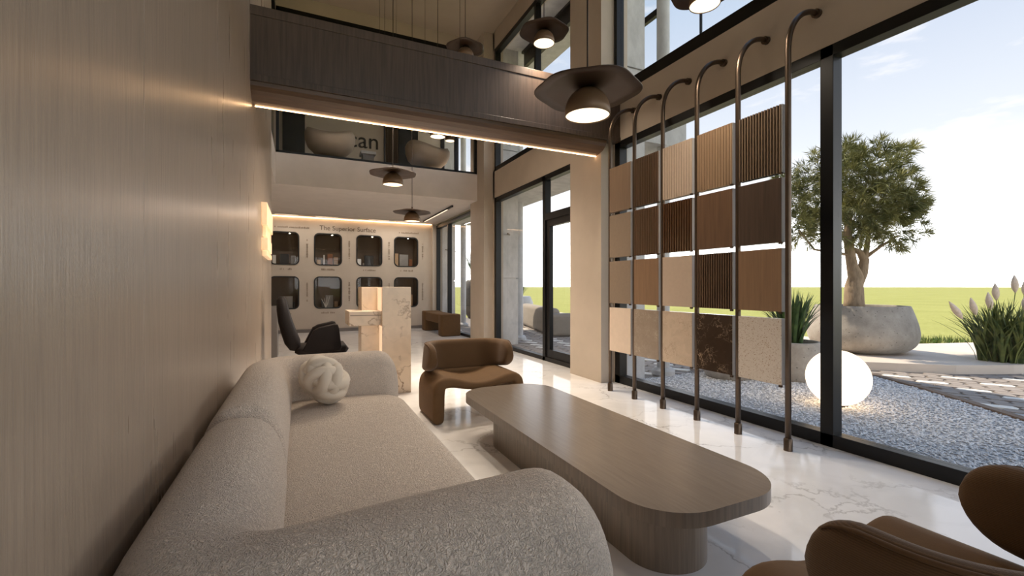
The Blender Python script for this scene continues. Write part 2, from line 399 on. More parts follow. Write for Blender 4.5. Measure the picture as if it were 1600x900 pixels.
for j, (z0, z1) in enumerate(NZ):
    for i, (x0, x1) in enumerate(NX):
        row = 'upper' if j else 'lower'
        t = thing('display_niche', f'dark rounded display niche in the back wall, {row} row, {posn[i]}', 'display niche', ((x0 + x1) / 2, 13.6, z0), 'display niches in the back wall')
        e = 0.02
        fin('niche_box', bx(((x0 - e, 13.602, z0 - e), (x0, 14.1, z1 + e)), ((x1, 13.602, z0 - e), (x1 + e, 14.1, z1 + e)), ((x0 - e, 13.602, z0 - e), (x1 + e, 14.1, z0)), ((x0 - e, 13.602, z1), (x1 + e, 14.1, z1 + e)), ((x0 - e, 14.1, z0 - e), (x1 + e, 14.12, z1 + e))), 'niche_in', t)
        a = rrect(x0 - 0.008, x1 + 0.008, z0 - 0.008, z1 + 0.008, 0.135, 6); b = rrect(x0 + 0.022, x1 - 0.022, z0 + 0.022, z1 - 0.022, 0.11, 6)
        fin('rim', loft([[(p[0], y, p[1]) for p in q] for q, y in ((a, 13.499), (a, 13.488), (b, 13.488), (b, 13.6))], cap=False), 'dark', t)
        fin('pane', bx(((x0, 13.575, z0), (x1, 13.579, z1))), 'glass', t)
        fin('spotlight', lathe([(0.02, 0), (0.02, -0.012)], ((x0 + x1) / 2 + 0.12, 13.8, z1 - 0.001), 12), 'spot', t)
        NICHE[(i, j)] = (x0, x1, z0, z1)
# writing on the back wall
def text(name, body, size, loc, mat, label, rot=(PI / 2, 0, 0), ext=0.004, align='LEFT'):
    cu = bpy.data.curves.new(name, 'FONT'); cu.body = body; cu.size = size; cu.extrude = ext; cu.align_x = align
    cu.materials.append(MAT[mat])
    tmp = bpy.data.objects.new(name, cu); C.objects.link(tmp)
    dg = bpy.context.evaluated_depsgraph_get(); me = bpy.data.meshes.new_from_object(tmp.evaluated_get(dg)); bpy.data.objects.remove(tmp)
    o = bpy.data.objects.new(name, me); C.objects.link(o); o.location = loc; o.rotation_euler = rot; o['kind'] = 'stuff'
    return tag(o, label, 'lettering')
text('wall_lettering', 'The Superior Surface', 0.175, (0.47, 13.494, 2.82), 'letters', 'brown heading lettering above the middle display niches of the back wall')
# small captions: illegible at this size, so only tiny letter-like strokes
def caption(x, z, w, vert, label):
    bm = bmesh.new(); p = 0
    while p < w:
        q = random.uniform(0.02, 0.045); h = random.uniform(0.025, 0.05)
        if random.random() > 0.15:
            if vert: box(bm, (x - h / 2, 13.492, z + p), (x + h / 2, 13.4995, z + p + q * 0.7))
            else: box(bm, (x + p, 13.492, z), (x + p + q * 0.7, 13.4995, z + h))
        p += q
    o = fin('caption', bm, 'caption_ink', at=(x, 13.495, z), kind='stuff'); tag(o, label, 'lettering', 'small captions on the back wall')
for i in range(4):
    for j in range(2):
        row = 'upper' if j else 'lower'
        caption(NX[i][1] + (0.20 if i < 3 else 0.14), NZ[j][0] + 0.2, 0.5, True, f'tiny vertical caption right of the {posn[i]} {row} display niche')
        if not (j == 0 and i > 1): caption(NX[i][0] + 0.18, NZ[j][0] - 0.14, 0.34, False, f'tiny caption line under the {posn[i]} {row} display niche')
caption(-0.7, 2.83, 0.9, False, 'faint heading line above the leftmost upper display niche')
caption(2.6, 2.83, 0.6, False, 'faint heading line above the rightmost upper display niche')

def strip_light(t, p, sx, sy, e):
    L = bpy.data.lights.new('track_glow', 'AREA'); L.shape = 'RECTANGLE'; L.size = sx; L.size_y = sy; L.energy = e; L.color = (1.0, 0.91, 0.82)
    o = bpy.data.objects.new('track_glow', L); C.objects.link(o); o.parent = t; o.location = Vector(p) - t.location
# cove light and ceiling tracks of the back room
single('cove_light', bx(((-3.0, 13.44, GZ - 0.012), (3.6, 13.47, GZ - 0.002))), 'cove', 'warm LED cove line along the top of the back wall', 'light strip', (0, 13.45, GZ - 0.01))
t = thing('ceiling_track', 'thin pale ceiling track running in front of the back wall', 'track light', (0.8, 12.95, GZ))
fin('rail', bx(((-2.5, 12.93, GZ - 0.03), (3.0, 12.97, GZ + 0.009))), 'conc_light', t); 
for x in (-0.6, 0.35, 1.7, 2.4): fin('diffuser', bx(((x, 12.935, GZ - 0.034), (x + 0.55, 12.965, GZ - 0.03))), 'track', t); strip_light(t, (x + 0.275, 12.95, GZ - 0.04), 0.55, 0.04, 3.6)
t = thing('ceiling_track', 'thin lit ceiling track running along the windows of the back room', 'track light', (3.2, 11.4, GZ))
fin('rail', bx(((3.18, 10.1, GZ - 0.03), (3.22, 12.8, GZ + 0.009))), 'metal', t); fin('diffuser', bx(((3.185, 10.5, GZ - 0.034), (3.215, 12.7, GZ - 0.03))), 'track', t); strip_light(t, (3.2, 11.6, GZ - 0.04), 0.04, 2.2, 10)

# ------------------------------------------------------------------ bridge beam across the room
BY = 4.685
bt = thing('beam', None, None, (1.6, BY, 3.0)); bt['kind'] = 'structure'
X0, X1 = LX, WX + 0.001
bs = lambda n, bm, mt: fin(n, bm, mt, bt)
bs('beam_face', bx(((X0, BY + 0.004, 3.12), (X1, BY + 0.25, 3.79))), 'beam')
bs('cap_rail', bx(((X0, BY - 0.006, 3.712), (X1, BY + 0.27, 3.80)), bev=0.004), 'beam')
bs('lower_rail', bx(((X0, BY - 0.008, 3.118), (X1, BY + 0.1, 3.178)), bev=0.004), 'beam')
prof = [(BY + 0.012, 3.117), (BY + 0.016, 3.08), (BY + 0.04, 3.045), (BY + 0.09, 3.01), (BY + 0.16, 2.985), (BY + 0.235, 2.972), (BY + 0.245, 2.985), (BY + 0.25, 3.117)]
bs('curved_soffit', prism([(y, z) for y, z in prof], X0, 3.535, axis='x'), 'beam_soffit')
single('light_strip', bx(((X0 + 0.02, BY + 0.232, 2.963), (3.525, BY + 0.240, 2.9705))), 'led', 'warm LED line along the lower edge of the bridging wood beam', 'light strip', (1.5, BY + 0.235, 2.965))

# ------------------------------------------------------------------ windows
wcount = [0]
def window(y0, y1, z0, z1, rails, muls, jamb=(0.08, 0.08), sill=0.10, head=0.09, gx=WX + 0.06):
    """aluminium frame in the window wall, one mesh per member; muls = [(y0,y1)], returns the root"""
    wcount[0] += 1
    r = thing('window_%d' % wcount[0], None, None, (WX + 0.05, (y0 + y1) / 2, z0)); r['kind'] = 'structure'
    D = WX + 0.11; f = WX - 0.004
    fin('sill_rail', bx(((f, y0, z0), (D, y1, z0 + sill)), bev=0.003), 'metal', r)
    fin('head_rail', bx(((f, y0, z1 - head), (D, y1, z1)), bev=0.003), 'metal', r)
    fin('jamb', bx(((f, y0, z0), (D, y0 + jamb[0], z1))), 'metal', r)
    fin('jamb', bx(((f, y1 - jamb[1], z0), (D, y1, z1))), 'metal', r)
    ed = [y0 + jamb[0]]
    for q in muls:
        a, b = q[:2]
        fin('mullion', bx(((gx - 0.01 if len(q) > 2 else f, a, z0), (gx + 0.02 if len(q) > 2 else D, b, z1)), bev=0.003), 'metal', r); ed += [a, b]
    ed.append(y1 - jamb[1])
    for i in range(0, len(ed), 2):
        fin('pane', bx(((gx, ed[i], z0 + sill), (gx + 0.006, ed[i + 1], z1 - head))), 'glass', r)
    return r
window(-3.1, 4.79, 0, GZ, None, [(-0.56, -0.46), (2.11, 2.207)], jamb=(0.08, 0.10))
window(-3.1, 4.83, SZ, 6.3, None, [(-1.2, -1.14), (1.1, 1.16), (3.44, 3.455, 1)], sill=0.135)
r = window(5.60, 8.86, 0, GZ, None, [(6.66, 6.75)], jamb=(0.06, 0.10), sill=0.07)
fin('transom', bx(((WX - 0.004, 5.66, 2.37), (WX + 0.11, 6.66, 2.48))), 'metal', r)
window(5.60, 8.86, SZ - 0.03, 6.3, None, [(7.0, 7.06)], sill=0.09)
window(9.80, 13.47, 0, GZ - 0.04, None, [(12.2, 12.26)], jamb=(0.08, 0.12), sill=0.07)
window(9.80, 13.0, SZ, 6.3, None, [(11.6, 11.66)])
d = thing('door_1', None, None, (WX + 0.05, 6.2, 0)); d['kind'] = 'structure'
for n_, a, b in (('stile', (5.67, 0.07), (5.76, 2.37)), ('stile', (6.55, 0.07), (6.66, 2.37)), ('top_rail', (5.76, 2.26), (6.55, 2.37)), ('bottom_rail', (5.76, 0.07), (6.55, 0.20))):
    fin(n_, bx(((WX + 0.02, a[0], a[1]), (WX + 0.09, b[0], b[1]))), 'metal', d)
# balcony glazing front and its left return
g = thing('balcony_glazing', None, None, (1.6, 9.4, SZ)); g['kind'] = 'structure'
gy = 9.36
fin('sill_rail', bx(((LX, gy, SZ), (3.53, gy + 0.06, SZ + 0.045))), 'metal', g)
fin('head_rail', bx(((LX, gy, 6.33), (3.53, gy + 0.06, 6.43))), 'metal', g)
fin('wall_above', bx(((LX, gy, 6.43), (WX, gy + 0.12, CZ))), 'plaster', g)
xs = [LX, 1.53, 3.02, 3.53]
for i, x in enumerate(xs):
    wd = (0.05, 0.025, 0.06, 0.06)[i]
    fin('post', bx(((x - (wd if i == 3 else 0), gy, SZ), (x + (0 if i == 3 else wd), gy + 0.06, 6.4))), 'metal', g)
for i in range(3): fin('pane', bx(((xs[i] + 0.02, gy + 0.03, SZ + 0.04), (xs[i + 1], gy + 0.036, 6.34))), 'glass', g)
g2 = thing('balcony_glazing', None, None, (LX - 0.04, 8.6, SZ)); g2['kind'] = 'structure'
fin('sill_rail', bx(((LX - 0.07, 7.95, SZ), (LX - 0.01, 9.36, SZ + 0.045))), 'metal', g2)
fin('head_rail', bx(((LX - 0.07, 7.95, 6.33), (LX - 0.01, 9.36, 6.43))), 'metal', g2)
fin('wall_above', bx(((LX - 0.13, 7.95, 6.43), (LX - 0.01, 9.48, CZ))), 'plaster', g2)
fin('pane', bx(((LX - 0.04, 7.95, SZ + 0.04), (LX - 0.034, 9.36, 6.34))), 'glass', g2)
# upstairs room seen through the balcony glass
dd = thing('door_2', None, None, (-0.13, 12.9, SZ)); dd['kind'] = 'structure'
fin('door_leaf', bx(((-0.42, 12.88, SZ), (0.10, 12.95, 6.3))), 'dark', dd)
single('wall_screen', bx(((2.50, 12.86, SZ + 0.5), (3.05, 12.95, 6.1)), bev=0.005), 'dark', 'tall black panel on the upstairs back wall behind the balcony glass', 'panel', (2.77, 12.9, SZ + 0.5))
bm = bmesh.new(); rings = []
for z in (SZ + 0.02, 6.3):
    rings.append([(2.16 + 0.33 * k / 48, 12.85 + 0.035 * math.sin(k * 1.35), z) for k in range(49)])
loft(rings, bm, cap=False, closed=False)
bmesh.ops.solidify(bm, geom=bm.faces[:], thickness=0.006)
single('curtain', bm, 'shell', 'beige pleated curtain beside the black panel upstairs', 'curtain', (2.3, 12.85, SZ), sm=True)
text('wall_lettering', 'can', 0.62, (1.14, 12.945, 5.06), 'letters_dark', 'dark lettering reading can on the upstairs back wall', ext=0.01)

# reception side panel
single('standing_panel', bx(((-0.62, 8.9, 0), (-0.372, 9.35, 0.90)), bev=0.006), 'grey_panel', 'narrow grey standing panel beyond the end of the wood wall', 'panel', (-0.5, 9.1, 0))

# ------------------------------------------------------------------ sofa
def arcpath(pts, r, n=10, step=0.05):
    """polyline with rounded corners -> list of 2-D points, densely sampled"""
    out = []; P = [Vector(p) for p in pts]
    for i in range(len(P)):
        if 0 < i < len(P) - 1:
            a = (P[i - 1] - P[i]).normalized(); b = (P[i + 1] - P[i]).normalized()
            ang = a.angle(b); rr = r[i] if isinstance(r, (list, tuple)) else r
            t = rr / math.tan(ang / 2); s_ = P[i] + a * t; e_ = P[i] + b * t
            c = P[i] + (a + b).normalized() * (rr / math.sin(ang / 2))
            a0 = math.atan2(s_.y - c.y, s_.x - c.x); a1 = math.atan2(e_.y - c.y, e_.x - c.x)
            dlt = (a1 - a0 + PI) % (2 * PI) - PI
            seq = [Vector((c.x + rr * math.cos(a0 + dlt * k / n), c.y + rr * math.sin(a0 + dlt * k / n))) for k in range(n + 1)]
        else: seq = [P[i]]
        for q in seq:
            if out and (q - out[-1]).length < 1e-5: continue
            if out:
                L = (q - out[-1]).length; k = max(1, int(L / step)); o0 = out[-1].copy()
                for j in range(1, k): out.append(o0.lerp(q, j / k))
            out.append(q)
    return out
def sweep(path, section, end0=0.0, end1=0.0, pw=2.0):
    """section(s, L, f) -> ring of (n, z); rounded ends of given lengths shrink by factor f"""
    P = path; d = [0]
    for i in range(1, len(P)): d.append(d[-1] + (P[i] - P[i - 1]).length)
    L = d[-1]
    def at(s):
        for i in range(1, len(d)):
            if s <= d[i] + 1e-9:
                k = (s - d[i - 1]) / max(1e-9, d[i] - d[i - 1]); return P[i - 1].lerp(P[i], k)
        return P[-1]
    ss = []
    if end0:
        ss += [end0 * (1 - math.cos(k / 8 * PI / 2)) for k in range(8)]
    ss += [x for x in d if end0 * 1.02 < x < L - end1 * 1.02 or (not end0 and x == 0) or (not end1 and x == L)]
    if end0: ss.insert(8, end0)
    if end1:
        ss += [L - end1 * math.cos(k / 8 * PI / 2) if False else L - end1 + end1 * math.sin(k / 8 * PI / 2) for k in range(9)]
    rings = []
    for s in ss:
        f = 1.0
        if end0 and s < end0: f = max(0.02, (1 - ((end0 - s) / end0) ** pw)) ** (1 / pw)
        if end1 and s > L - end1: f = max(0.02, (1 - ((s - L + end1) / end1) ** pw)) ** (1 / pw)
        p = at(s); t = (at(min(L, s + 0.02)) - at(max(0, s - 0.02))).normalized(); nn = Vector((t.y, -t.x))
        rings.append([(p.x + nn.x * a, p.y + nn.y * a, z) for a, z in section(s, L, f)])
    return loft(rings)
def sofa_sec(hw, top, e=2.7, z0=0.03):
    def f(s, L, k):
        h = top(s, L) if callable(top) else top; out = []
        w = hw(s, L) if callable(hw) else hw
        zc = 0.40; n = 36
        for j in range(n):
            a = 2 * PI * j / n; ca, sa = math.cos(a), math.sin(a)
            x = w * math.copysign(abs(ca) ** (2 / e), ca)
            z = zc + ((h - zc) if sa >= 0 else (zc - z0)) * math.copysign(abs(sa) ** (2 / (2.2 if sa >= 0 else 6)), sa)
            out.append((x * k, zc + (z - zc) * (k if sa >= 0 else 1 - (1 - k) * 0.35)))
        return out
    return f
so = thing('sofa', 'long curved cream boucle sofa standing along the wood wall', 'sofa', (0.1, 2.4, 0))
lerp = lambda a, b, t: a + (b - a) * max(0, min(1, t))
near = arcpath([(-0.232, 2.30), (-0.232, 1.075), (0.765, 1.085)], 0.22)
fin('backrest', sweep(near, sofa_sec(lambda s, L: lerp(0.18, 0.225, (s - 1.1) / 0.5), lambda s, L: lerp(0.705, 0.735, (s - 1.2) / 0.8)), 0.14, 0.17, 2.3), 'boucle', so, sm=True)
far = arcpath([(-0.232, 2.24), (-0.232, 3.83), (0.735, 3.83)], 0.24)
fin('backrest', sweep(far, sofa_sec(lambda s, L: 0.175, 0.725), 0.10, 0.17, 2.3), 'boucle', so, sm=True)
seat = rrect(-0.10, 0.725, 1.1, 3.70, 0.10, 4)
seat = [(min(x, 0.725), y) for x, y in seat]
sp = [(-0.12, 1.1)] + [(0.725 - 0.10 + 0.10 * math.cos(a), 1.16 + 0.1 * math.sin(a)) for a in [-PI / 2 + k * PI / 12 for k in range(7)]] + [(0.725 - 0.26 + 0.26 * math.cos(a), 3.44 + 0.26 * math.sin(a)) for a in [k * PI / 20 for k in range(11)]] + [(-0.12, 3.70)]
def inset(poly, k, cx=0.28, cy=2.4): return [(cx + (x - cx) * (1 - k / 0.42), cy + (y - cy) * (1 - k / 1.3)) for x, y in poly]
rings = []
for k, z in ((0.03, 0.05), (0.0, 0.09), (0.0, 0.32), (0.006, 0.36), (0.02, 0.392), (0.045, 0.412), (0.09, 0.422), (0.2, 0.428)):
    rings.append([(x, y, z) for x, y in inset(sp, k)])
fin('seat', loft(rings), 'boucle', so, angle=60)
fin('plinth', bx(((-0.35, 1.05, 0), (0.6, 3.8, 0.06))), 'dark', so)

# knot cushion: doubled turk's-head strand round a core
KC = Vector((0.150, 3.40, 0.604)); KR = 0.112
kn = thing('knot_cushion', 'cream knotted ball cushion in the far corner of the sofa seat', 'cushion', (KC.x, KC.y, 0.425))
rot = Matrix.Rotation(0.45, 3, 'Z') @ Matrix.Rotation(0.9, 3, 'Y') @ Matrix.Rotation(0.5, 3, 'Z')
for sd in (-1, 1):
    pts = []
    N = 150
    base = []
    for i in range(N):
        u = 2 * PI * 3 * i / N
        lat = math.radians(56) * math.sin(4 * u / 3); r_ = KR + 0.028 * math.cos(8 * u / 3 + 0.0)
        base.append((u, lat, r_))
    def P3(u, lat, r_): return Vector((r_ * math.cos(lat) * math.cos(u), r_ * math.cos(lat) * math.sin(u), r_ * math.sin(lat)))
    for i in range(N):
        p = P3(*base[i]); q = P3(*base[(i + 1) % N]); pr = P3(*base[i - 1])
        t = (q - pr).normalized(); s_ = p.normalized().cross(t).normalized()
        pts.append(KC + rot @ (p + s_ * (0.036 * sd)))
    fin('strand', tube(pts, 0.0395, 12, loop=True), 'knit', kn, sm=True)
bm = bmesh.new(); bmesh.ops.create_uvsphere(bm, u_segments=20, v_segments=12, radius=KR - 0.015); bmesh.ops.translate(bm, verts=bm.verts, vec=KC)
fin('core', bm, 'knit', kn, sm=True)

# ------------------------------------------------------------------ coffee table
t = thing('coffee_table', 'long low grey-brown wooden coffee table with rounded corners on a plinth base', 'table', (1.64, 2.55, 0))
tt_ = fin('tabletop', prism(rrect(1.245, 2.055, 1.31, 3.79, 0.27, 12), 0.282, 0.345, bev=0.004), 'tabletop', t, angle=30)
tt_.data.materials.append(MAT['tablebase'])
for p in tt_.data.polygons:
    if abs(p.normal.z) < 0.5: p.material_index = 1
fin('base', prism(rrect(1.365, 1.765, 1.45, 3.42, 0.2, 14), 0, 0.282), 'tablebase', t, angle=30)

# ------------------------------------------------------------------ lounge chairs
def make_chair(label, loc, rz):
    t = thing('lounge_chair', label, 'chair', (0, 0, 0), 'brown felt lounge chairs')
    # seat: a padded slab swept along the arch from foot to foot
    half = [(-0.400, 0.004, 0.026), (-0.402, 0.02, 0.045), (-0.404, 0.07, 0.054), (-0.403, 0.20, 0.056), (-0.400, 0.285, 0.056), (-0.386, 0.338, 0.055), (-0.340, 0.368, 0.050), (-0.25, 0.362, 0.044), (-0.125, 0.332, 0.038)]
    pts = half + [(0, 0.320, 0.036)] + [(-x, z, h) for x, z, h in reversed(half)]
    pts = catmull(pts, 3); rings = []
    for i, (x, z, h) in enumerate(pts):
        a, b = pts[max(0, i - 1)], pts[min(len(pts) - 1, i + 1)]; tt = Vector((b[0] - a[0], b[1] - a[1])).normalized(); nn = Vector((-tt.y, tt.x))
        e = min(i, len(pts) - 1 - i); g_ = 0.03 * max(0, 1 - e / 4) ** 2
        rings.append([(x + nn.x * o, y, z + nn.y * o) for y, o in rrect(-0.35 + g_, 0.24 - g_, -h, h, min(0.042, h * 0.92), 5)])
    fin('seat', loft(rings), 'felt_smooth', t, sm=True)
    # backrest band with wrapping wings
    path = arcpath([(-0.40, -0.13), (-0.40, 0.285), (0.40, 0.285), (0.40, -0.13)], 0.24, 14, 0.025)
    def sec(s, L, f):
        e = min(s, L - s); zb = lerp(0.45, 0.375, e / 0.5); zt = 0.695; zc = (zb + zt) / 2 + 0.01; out = []
        hw = 0.058
        for x, z in rrect(-hw, hw, zb, zt, 0.05, 6):
            out.append((x * (0.5 + 0.5 * f) * lerp(1.0, 0.62, (z - zt + 0.16) / 0.16), zc + (z - zc) * f))
        return out
    fin('backrest', sweep(path, sec, 0.13, 0.13, 2.2), 'felt', t, sm=True)
    pip = []
    Ln = sum((path[i] - path[i - 1]).length for i in range(1, len(path)))
    dcum = 0; 
    for i, p in enumerate(path):
        if i: dcum += (p - path[i - 1]).length
        a = path[max(0, i - 1)]; b = path[min(len(path) - 1, i + 1)]; tt = (b - a).normalized(); nn = Vector((tt.y, -tt.x))
        e = min(dcum, Ln - dcum); f = 1.0 if e >= 0.13 else max(0.02, 1 - ((0.13 - e) / 0.13) ** 2.2) ** (1 / 2.2)
        zb = lerp(0.45, 0.375, e / 0.5); zc = (zb + 0.695) / 2 + 0.01
        q = p + nn * (-0.030 * (0.5 + 0.5 * f)) if (nn.dot(Vector((0, 0.08)) - p) > 0) else p + nn * (0.030 * (0.5 + 0.5 * f))
        if f > 0.62: pip.append((q.x, q.y, zc + (0.686 - zc) * f))
    fin('piping', tube(pip, [0.0065 * min(1, 0.25 + 0.25 * min(k, len(pip) - 1 - k)) for k in range(len(pip))], 8), 'piping', t, sm=True)
    fin('support', bx(((-0.30, 0.20, 0.315), (0.30, 0.30, 0.40)), bev=0.03, seg=3), 'felt_smooth', t)
    t.location = loc; t.rotation_euler.z = rz
    return t
ch = make_chair('brown felt lounge chair at the far end of the coffee table, facing the camera', (1.535, 4.30, 0), 0.0)
c2 = copy_tree(ch); c2.location = (1.588, 0.59, 0); c2.rotation_euler.z = PI
tag(c2, 'brown felt lounge chair in the right foreground, seen from behind its ribbed wings', 'chair', 'brown felt lounge chairs')

# ------------------------------------------------------------------ reception desk and chair
t = thing('reception_desk', 'cream veined marble reception desk built of stacked blocks behind the sofa', 'desk', (0.85, 5.6, 0))
fin('tall_block', bx(((0.855, 5.35, 0), (1.185, 5.70, 1.247)), bev=0.003), 'desk', t)
fin('back_block', bx(((0.665, 5.70, 0.90), (0.90, 6.05, 1.247)), bev=0.003), 'desk', t)
fin('counter', bx(((0.50, 5.43, 0.80), (0.856, 5.95, 0.965)), bev=0.003), 'desk', t)
fin('pedestal', bx(((0.645, 5.55, 0), (0.856, 5.85, 0.80)), bev=0.003), 'desk', t)
fin('counter_groove', bx(((0.51, 5.428, 0.915), (0.855, 5.44, 0.922))), 'letters', t)
fin('face_glow', bx(((0.850, 5.40, 0.967), (0.8545, 5.698, 1.24))), 'desk_face_glow', t)  # thin emissive plates paint the hidden LED's glow onto the tall block's face
fin('face_glow', bx(((0.850, 5.38, 0.02), (0.8545, 5.548, 0.79))), 'desk_face_glow', t)

t = thing('office_chair', 'high-backed dark leather office chair turned to the marble desk', 'chair', (0.13, 6.2, 0))
def slab(path, hw, th, n=9):
    """padded slab in the x-z plane following path, half width hw in y"""
    rings = []; P = [Vector(p) for p in path]
    for i, p in enumerate(P):
        a = P[max(0, i - 1)]; b = P[min(len(P) - 1, i + 1)]; tt = (b - a).normalized(); nn = Vector((-tt.y, tt.x))
        f = 1.0 if 0 < i < len(P) - 1 else 0.55; w = (hw[i] if isinstance(hw, list) else hw) * (1 if f == 1 else 0.9)
        h = (th[i] if isinstance(th, list) else th) * f; ring = []
        for y, o in rrect(-w, w, -h, h, h * 0.85, 4): ring.append((p.x + nn.x * o, 6.2 + y, p.y + nn.y * o))
        rings.append(ring)
    return loft(rings)
fin('backrest', slab([(-0.215, 1.13), (-0.212, 1.09), (-0.20, 0.98), (-0.175, 0.85), (-0.14, 0.72), (-0.10, 0.60), (-0.06, 0.53), (-0.02, 0.49)], [0.17, 0.19, 0.22, 0.25, 0.26, 0.26, 0.25, 0.22], [0.045, 0.05, 0.06, 0.07, 0.075, 0.08, 0.07, 0.05]), 'leather', t, sm=True)
fin('seat', slab([(-0.06, 0.485), (0.0, 0.475), (0.2, 0.475), (0.40, 0.48), (0.50, 0.475), (0.53, 0.455)], 0.25, 0.055), 'leather', t, sm=True)
arm = [(0.02, 0.48), (0.09, 0.62), (0.14, 0.72), (0.20, 0.755), (0.38, 0.795), (0.415, 0.785), (0.43, 0.74), (0.46, 0.50), (0.44, 0.46), (0.05, 0.46)]
for y in (5.93, 6.41): fin('armrest', prism(arm, y, y + 0.07, axis='y', bev=0.015), 'leather', t, angle=40)
fin('pillar', lathe([(0.03, 0.08), (0.03, 0.43)], (0.2, 6.2, 0), 14), 'steel', t, sm=False)
for k in range(5):
    a = k * 2 * PI / 5 + 0.3; e = (0.2 + 0.28 * math.cos(a), 6.2 + 0.28 * math.sin(a))
    leg = fin('leg', tube([(0.2, 6.2, 0.10), (e[0], e[1], 0.065)], [0.022, 0.014], 8), 'steel', t)
    fin('castor', lathe([(0.005, 0.0), (0.024, 0.012), (0.024, 0.04), (0.008, 0.058)], (e[0], e[1], 0), 10), 'dark', leg)

# bench by the back-room window
t = thing('bench', 'brown upholstered bench with two block ends by the back-room window', 'bench', (3.45, 12.0, 0))
fin('block_end', bx(((3.19, 10.95, 0), (3.69, 11.28, 0.555)), bev=0.03, seg=3), 'felt_smooth', t, angle=40)
fin('block_end', bx(((3.19, 12.65, 0), (3.69, 13.0, 0.555)), bev=0.03, seg=3), 'felt_smooth', t, angle=40)
fin('seat', bx(((3.21, 11.27, 0.30), (3.67, 12.66, 0.54)), bev=0.03, seg=3), 'felt_smooth', t, angle=40)

# ------------------------------------------------------------------ wall lamp of backlit stone
t = thing('wall_lamp', 'glowing wall lamp of stacked backlit stone slabs on the wood wall', 'lamp', (LX, 6.5, 1.6))
for a, b in (((LX, 5.94, 1.97), (-0.352, 7.12, 2.23)), ((LX, 6.15, 1.86), (-0.375, 7.15, 1.968)), ((LX, 5.94, 1.68), (-0.345, 6.75, 1.82)), ((LX, 6.1, 1.62), (-0.362, 7.1, 1.678))):
    fin('stone_slab', bx((a, b), bev=0.004), 'onyx', t)

# ------------------------------------------------------------------ pendant lamps
def make_pendant():
    t = thing('pendant_lamp', None, None, (0, 0, 0))
    n = 72; R = 0.275
    def rim(r, z, amp):
        out = []
        for j in range(n):
            a = 2 * PI * j / n
            k = 1 + 0.035 * math.cos(6 * a)          # softly six-sided
            out.append((r * k * math.cos(a), r * k * math.sin(a), z + 0.35 * amp * math.cos(3 * a) * (r / R) ** 2))
        return out
    fin('hat', loft([rim(0.03, 0.17, 0), rim(0.12, 0.158, 0.010), rim(0.21, 0.148, 0.012), rim(R, 0.138, 0.014), rim(R + 0.003, 0.134, 0.014), rim(R, 0.129, 0.014), rim(0.21, 0.136, 0.012), rim(0.10, 0.146, 0.008)]), 'bronze', t, sm=True)
    fin('dome', lathe([(0.01, 0.15)] + [(0.121 * math.cos(q), 0.02 + 0.13 * math.sin(q)) for q in [1.35, 1.15, 0.95, 0.75, 0.55, 0.35, 0.15]] + [(0.121, 0.0), (0.1165, -0.002), (0.1165, 0.012)], (0, 0, 0), 40, cap=False), 'lampdome', t, sm=True)
    fin('diffuser', lathe([(0.1165, 0.006), (0.09, 0.002), (0.03, 0.0), (0.002, 0.0)], (0, 0, 0), 40), 'lampglow', t, sm=True)
    fin('socket', lathe([(0.012, 0.165), (0.012, 0.215)], (0, 0, 0), 12), 'bronze', t)
    return t
proto = make_pendant()
def pendant(p, label, top=CZ, rz=0.0, first=[True], scale=1.0):
    t = proto if first[0] else copy_tree(proto); first[0] = False
    t.location = p; t.rotation_euler.z = rz; t.scale = (scale,) * 3
    tag(t, label, 'pendant lamp', 'bronze hat pendant lamps')
    cu = fin('cord', lathe([(0.0045, 0.20), (0.0045, (top - p[2]) / scale)], (0, 0, 0), 8), 'cord', None, local=True); cu.parent = t
    ro = fin('ceiling_rose', lathe([(0.045, (top - p[2]) / scale - 0.025), (0.045, (top - p[2]) / scale)], (0, 0, 0), 16), 'bronze', None, local=True); ro.parent = t
    L = bpy.data.lights.new('pendant_light', 'AREA'); L.shape = 'DISK'; L.size = 0.1; L.energy = 4.2; L.spread = math.radians(125); L.color = (1.0, 0.85, 0.68)
    lo = bpy.data.objects.new('pendant_light', L); C.objects.link(lo); lo.parent = t; lo.location = (0, 0, -0.006)
    return t
pendant((1.393, 2.02, 2.165), 'large bronze pendant lamp hanging over the coffee table', rz=0.45)
pendant((2.525, 4.526, 4.035), 'bronze pendant lamp just above the right half of the wood beam', rz=0.3)
pendant((2.992, 2.673, 3.553), 'bronze pendant lamp cut by the top edge, before the upper windows', rz=0.5)
pendant((0.999, 5.484, 2.466), 'bronze pendant lamp below the beam, in front of the balcony parapet', rz=0.35)
pendant((1.497, 6.686, 2.218), 'lowest bronze pendant lamp, in front of the lit back wall', rz=0.2)
pendant((2.171, 6.238, 4.585), 'bronze pendant lamp half hidden behind the top of the beam', rz=0.1)
pendant((1.981, 7.023, 3.64), 'bronze pendant lamp peeping under the beam before the balcony glass', rz=0.6)
pendant((3.30, 10.60, 4.80), 'bronze pendant lamp in the upstairs room behind the balcony glass', rz=0.2)
for k, p in enumerate(((0.95, 6.181, 3.66), (0.887, 5.392, 3.36), (1.234, 6.53, 3.84), (1.497, 5.924, 3.62), (1.918, 5.727, 3.58))):
    pendant(p, 'lamp hidden behind the beam, its thin cord above it ' + ('leftmost of all', 'second from the left', 'fourth from the left', 'sixth from the left', 'second from the right')[k], rz=k, scale=0.5)

